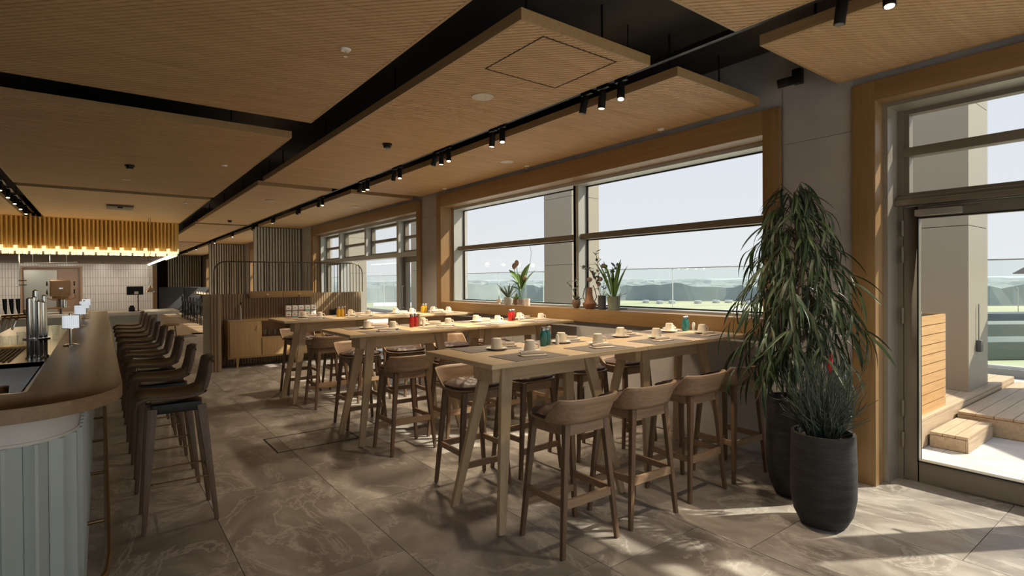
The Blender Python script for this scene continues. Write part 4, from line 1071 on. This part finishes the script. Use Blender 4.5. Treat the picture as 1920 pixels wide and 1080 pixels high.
leaves(t, 'leaf', None, [(Vector((0, 0, .22)), R(100), -R(50), .3, .26), (Vector((0, .02, .25)), R(70), -R(65), -.2, .28), (Vector((0, -.02, .25)), R(-95), -R(78), .1, .38), (Vector((0, -.03, .22)), R(-60), -R(70), .4, .34), (Vector((0, 0, .2)), R(120), -R(35), .3, .2), (Vector((0, .02, .2)), R(95), -R(70), .3, .34), (Vector((0, .03, .26)), R(80), -R(48), .5, .30), (Vector((0, .04, .3)), R(110), -R(60), -.4, .30), (Vector((0, -.02, .2)), R(-80), -R(85), .2, .42), (Vector((0, .05, .22)), R(92), -R(25), .2, .18)], bl)
MB().tube([(0, -.05, .2), (.0, -.12, .42), (0, -.20, .60), (0, -.235, .75), (0, -.19, .88), (0, -.12, .93)], .0025, 5).build('dry_twig', BARK, t)
t = thing('pink_tin_pot', 'small white and pink pot beside the protea vase', 'plant pot', (XS - .02, 6.06, ZS))
MB().lathe([(0, 0), (.042, 0), (.046, .10), (.041, .10), (0, .09)], 20).build('pot', mottled('pink_white', (.62, .50, .44), (.74, .70, .66), 20, .5, .1), t, True); MB().lathe([(0, .09), (.03, .095), (0, .11)], 12).build('moss', LEAF3, t)
t = thing('succulent_pot', 'brown clay pot with a long leafy sprig right of the mullion', 'potted plant', (XS, 5.07, ZS))
MB().lathe([(0, 0), (.03, 0), (.055, .05), (.053, .09), (.045, .11), (0, .10)], 20).build('pot', mottled('clay2', (.14, .08, .05), (.27, .18, .12), 25, .8, .4), t, True); blade(t, 14, .05, .09, .35, LEAF2, .095, .012, 70, 12)
sprig(t, LEAF2, [[(0, 0, .1), (0, .05, .22), (0, .13, .30), (0, .17, .34)], [(0, 0, .1), (0, -.01, .25), (0, .01, .38)]], 4, .04)
t = thing('terracotta_jug', 'terracotta jug with a flared foot and dried thistles on the sill', 'jug', (XS, 4.83, ZS))
TER = mottled('terracotta', (.20, .085, .04), (.36, .18, .09), 15, .7, .3)
MB().lathe([(0, 0), (.05, 0), (.085, .045), (.088, .07), (.055, .10), (.038, .17), (.033, .25), (.038, .265), (.032, .265), (.026, .24), (0, .2)], 26).build('body', TER, t, True)
for s_ in (-1, 1): MB().tube([(0, s_ * .07, .08), (0, s_ * .12, .15), (0, s_ * .09, .24), (0, s_ * .06, .29)], .006, 6).build('dried_horn', BARK, t, True)
MB().tube([(0, 0, .2), (0, .0, .34)], .003, 5).build('stem', BARK, t); MB().lathe([(0, 0), (.03, .015), (.036, .04), (.02, .06), (0, .065)], 12, (0, 0, .33)).build('thistle_head', PRO, t, True)
t = thing('eucalyptus_vase', 'dark ribbed cylinder vase with eucalyptus branches on the sill', 'vase', (XS, 4.62, ZS))
MB().lathe([(0, 0), (.048, 0), (.05, .09), (.05, .17), (.045, .17), (.04, .02), (0, .02)], 24).build('vase', mottled('dark_vase', (.03, .03, .035), (.10, .10, .105), 8, .4, .2), t, True)
sprig(t, LEAF2, [[(0, 0, .1), (0, .10, .38), (0, .20, .48), (0, .34, .50)], [(0, 0, .1), (0, .05, .35), (0, .07, .55), (0, .10, .70)], [(0, 0, .1), (0, -.08, .32), (0, -.16, .46), (0, -.24, .52)], [(0, 0, .1), (0, -.03, .3), (0, -.06, .48)], [(0, 0, .1), (0, .08, .3), (0, .14, .42)]], 9, .052)
for (y, z) in ((.02, .34), (.05, .28), (-.02, .5)): MB().lathe([(0, 0), (.022, .012), (.028, .035), (.012, .055), (0, .058)], 10, (0, y, z)).build('flower_head', PRO, t, True)
t = thing('snake_plant', 'snake plant with upright blades in a mossy grey-green pot on the sill', 'potted plant', (XS, 4.43, ZS))
MB().lathe([(0, 0), (.07, 0), (.078, .16), (.072, .16), (.068, .14), (0, .14)], 26).build('pot', mottled('mossy_pot', (.16, .20, .13), (.30, .31, .25), 12, .8, .3), t, True)
blade(t, 9, .34, .52, .10, LEAF3, .13, .025, 20, 21); blade(t, 22, .08, .16, .08, LEAF3, .15, .05, 85, 22)

# ================================================================ TERRACE
ts = struct(MB().box(XO, 11.8, -1.4, 46, -.25, -.012).build('floor_terrace', GROUT))
pvm = MB().box(-.298, .298, -.598, .598, -.02, 0).mesh('paver', PAVE)
for i in range(11):
    for j in range(6): link('paver', pvm, ts, (XO + .35 + .6 * i, -.8 + 1.2 * j + (.6 if i % 2 else 0), -.005))
MB().box(XO, 11.8, 6.4, 46, -.02, -.005).build('far_paving', PAVE, ts); MB().box(XO, 5.30, -1.4, 7.2, -.02, -.005).build('edge_paving', PAVE, ts)
struct(MB().box(-9, 11.8, -13, -1.4, -.25, -.005).build('floor_terrace_front', PAVE))
CLAD = plain('column_cladding', (.33, .295, .232), .5, 0)
for n_, y in (('nearest clad column on the terrace, seen through the glazed door', 1.84), ('clad column on the terrace behind the window mullion', 8.52), ('far clad column on the terrace by the far window', 15.2), ('farthest clad terrace column', 21.9)):
    t = thing('terrace_column', n_, 'column', (8.0, y, .272 if y < 2 else 0), 0, 'clad terrace columns')
    for z0, z1 in ((.0, 1.93), (1.938, 3.4), (3.408, 5.2)): MB().box(0, .82, 0, .92, z0, z1).build('cladding_panel', CLAD, t)
    MB().box(.01, .81, .01, .91, 1.92, 1.95).build('joint', BLACK, t)
t = thing('wall_socket', 'small grey socket box on the terrace column', 'socket', (8.35, 1.84, .78))
MB().box(-.05, .05, -.05, 0, -.07, .07).build('box', plain('socket_grey', (.10, .10, .10), .5), t, bevel=.01); MB().tube([(-.02, -.02, .05), (-.02, -.02, .5)], .006, 6).build('cable', plain('cable_grey', (.2, .2, .2), .5), t)
# timber plinth, step and platform made of boards
def boardbox(name, label, x0, x1, y0, y1, z0, z1, nb, m_=None):
    t = thing(name, label, 'timber step', (x0, y0, z0))
    w, d, h = x1 - x0, y1 - y0, z1 - z0
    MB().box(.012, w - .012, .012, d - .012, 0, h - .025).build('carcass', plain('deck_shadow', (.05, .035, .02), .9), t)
    for k in range(nb): MB().box(0, w, d * k / nb + .003, d * (k + 1) / nb - .003, h - .025, h).build('deck_board', m_ or DECK, t)
    MB().box(.0, w, 0, .02, 0, h - .03).build('riser_board', m_ or DECK, t); MB().box(0, .02, .022, d, 0, h - .03).build('riser_board', m_ or DECK, t)
    return t
boardbox('timber_plinth', 'long timber plinth carrying the slatted planter outside', 5.55, 9.7, 1.75, 3.1, 0, .27, 8)
boardbox('timber_step', 'low loose timber step in front of the plinth outside', 6.25, 7.08, 1.44, 1.73, 0, .14, 3)
boardbox('timber_platform', 'wide timber platform right of the low step outside', 7.12, 9.75, 1.0, 1.73, 0, .20, 5)
pl = thing('slatted_planter', 'orange timber planter of horizontal slats on the plinth outside', 'planter', (5.7, 1.80, .27))
MB().box(.02, 1.28, .022, .58, 0, .94).build('core', BLACK, pl)
for k in range(10):
    MB().box(0, 1.30, 0, .02, .0 + .096 * k, .088 + .096 * k).build('slat', DECKO, pl); MB().box(1.281, 1.30, .021, .6, .0 + .096 * k, .088 + .096 * k).build('slat', DECKO, pl); MB().box(0, .019, .021, .6, .0 + .096 * k, .088 + .096 * k).build('slat', DECKO, pl)
o = MB().box(.0, .5, 0, .35, 0, .05).build('seat_cushion', WHITE, None, bevel=.02, seg=3); o.location = (6.15, 1.9, 1.215); tag(o, 'white cushion lying on top of the slatted planter', 'cushion')
# glass balustrade
gb = thing('glass_balustrade', 'tall frameless glass balustrade with a thin rail around the terrace', 'balustrade', (11.6, 0, 0))
MB().box(-.1, .15, -6, 46, 0, .13).build('curb', plain('curb_grey', (.33, .32, .29), .7), gb)
y = -4.11
while y < 43:
    MB().box(-.008, .008, y, y + 2.53, .13, 1.875).build('glass_panel', TINT, gb); MB().box(-.012, .012, y + 2.533, y + 2.547, .13, 1.875).build('post', plain('post_pale', (.6, .62, .6), .4), gb); y += 2.55
MB().box(-.02, .02, -6, 46, 1.875, 1.895).build('handrail', plain('rail_grey', (.33, .34, .33), .35, .6), gb); MB().box(-.03, .03, -6, 46, .13, .17).build('shoe', plain('shoe_pale', (.7, .7, .68), .4), gb)
# parasol at the right edge
ps = thing('parasol', 'grey terrace parasol cut by the right edge of the picture', 'parasol', (9.6, -.10, 0))
n = 4; m_ = MB(); rr_ = 1.85
m_.v = [(0, 0, 2.9)] + [(rr_ * math.cos(2 * PI * k / n), rr_ * math.sin(2 * PI * k / n), 1.65) for k in range(n)]
m_.f = [(0, 1 + k, 1 + (k + 1) % n) for k in range(n)]
cn_ = m_.build('canopy', plain('parasol_grey', (.22, .21, .20), .8), ps); md = cn_.modifiers.new('thickness', 'SOLIDIFY'); md.thickness = .01
MB().tube([(0, 0, .08), (0, 0, 2.95)], .025, 10).build('pole', STEEL, ps, True); MB().lathe([(0, 0), (.3, 0), (.3, .06), (.05, .09), (0, .09)], 24).build('base', BLACK, ps, True)
for k in range(n): MB().tube([(0, 0, 2.4), (rr_ * .97 * math.cos(2 * PI * k / n), rr_ * .97 * math.sin(2 * PI * k / n), 1.648)], .008, 5).build('rib', STEEL, ps)

# ================================================================ LANDSCAPE
ZG = -12.0
m_, t_, b_ = mat('airfield_grass'); v_ = coords(t_, (.012, .03, 1), (0, 0, R(50)), world=True, jitter=False)
n_ = noise(t_, v_, 1.6, 5, .55, .5)
t_.links.new(ramp(t_, n_, [(.3, (.30, .34, .20)), (.5, (.42, .43, .28)), (.7, (.52, .48, .34))]), b_.inputs['Base Color']); b_.inputs['Roughness'].default_value = .9
gd = MB(); gd.add([(11.8, -3000, ZG), (4200, -3000, ZG), (4200, 4200, ZG), (11.8, 4200, ZG)], [(0, 1, 2, 3)])
struct(gd.build('ground', m_))
struct(MB().box(5.2, 11.8, -14, 46, ZG, -.25).build('wall_building', PLAST))
# forest: bumpy canopy beyond the field
random.seed(3)
def hgt(x, y): return 9.0 + 1.0 * math.sin(x * .021 + y * .013) + .8 * math.sin(y * .047 - x * .031) + random.uniform(-1.5, 1.5)
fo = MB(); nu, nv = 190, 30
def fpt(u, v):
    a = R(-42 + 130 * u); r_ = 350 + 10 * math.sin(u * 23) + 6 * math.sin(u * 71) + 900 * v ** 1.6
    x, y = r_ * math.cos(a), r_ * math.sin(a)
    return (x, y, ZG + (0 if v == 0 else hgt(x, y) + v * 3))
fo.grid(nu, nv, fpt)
o = fo.build('forest', mottled('forest_canopy_hazed', (.24, .275, .275), (.33, .365, .36), .05, .95, .3)); tag(o, 'hazy grey-green forest along the horizon beyond the airfield', 'forest', None, 'stuff')  # distant haze is painted into this pale canopy colour
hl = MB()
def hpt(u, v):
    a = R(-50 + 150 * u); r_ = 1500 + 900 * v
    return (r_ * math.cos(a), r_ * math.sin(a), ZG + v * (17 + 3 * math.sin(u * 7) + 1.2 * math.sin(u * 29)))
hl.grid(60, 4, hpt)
struct(hl.build('hills', plain('far_hills_hazed', (.46, .51, .55), 1)))  # pale blue base colour carries the aerial haze
ROAD = plain('taxiway', (.62, .60, .54), .8)
def gp(px, py, z=ZG + .03):
    d = fw + r2 * ((px - CX) / FPX) + u2 * ((CY - py) / FPX); k_ = (z - 1.6) / d.z
    return (d.x * k_, d.y * k_, z)
tx = [gp(*p) for p in ((1290, 597), (1335, 583), (1385, 576), (1445, 571), (1530, 567), (1530, 569), (1445, 575), (1400, 580), (1372, 587), (1380, 597))]
struct(MB().add(tx, [tuple(range(10))]).build('taxiway', ROAD))
tx = [gp(*p) for p in ((700, 566), (1150, 568), (1150, 572), (700, 574))]
struct(MB().add(tx, [(0, 1, 2, 3)]).build('apron', plain('apron_pale', (.68, .69, .68), .8)))
random.seed(9)
for i in range(10):
    px = 1100 + i * 34 + random.uniform(-11, 11); p = gp(px, 569 + random.uniform(-1.5, 1.5))
    o = MB().box(-2.6, 2.6, -1.1, 1.1, 0, 1.7).build('parked_vehicle', plain('vehicle_pale', (.62, .63, .64), .5), None, bevel=.3); o.location = p; o.rotation_euler = (0, 0, R(60)); tag(o, '%s of the ten tiny pale vehicles parked before the far forest' % ['leftmost', 'second from left', 'third from left', 'fourth from left', 'fifth from left', 'sixth from left', 'seventh from left', 'eighth from left', 'ninth from left', 'rightmost'][i], 'vehicle', 'distant vehicles')
for i, (px, py, w, h) in enumerate(((1885, 605, 60, 3), (1870, 640, 26, 4), (1900, 668, 22, 3))):
    p = gp(px, py)
    o = MB().box(-w / 2, w / 2, -4, 4, 0, h).build('low_hangar', plain('hangar_%d' % i, ((.10, .12, .15), (.20, .22, .20), (.14, .17, .15))[i], .6), None, bevel=.2); o.location = p; o.rotation_euler = (0, 0, R(-35))
    tag(o, ['long dark low building on the airfield beyond the balustrade', 'grey-green low building below the terrace', 'dark green low building nearest below the terrace'][i], 'building')
lm_ = thing('airfield_lamp', 'thin grey lamp mast on the airfield seen through the door', 'lamp post', gp(1909, 600))
MB().tube([(0, 0, 0), (0, 0, 10)], .12, 6).build('mast', STEEL, lm_); MB().box(-1.1, 1.1, -.2, .2, 10, 10.4).build('lamp_head', STEEL, lm_)
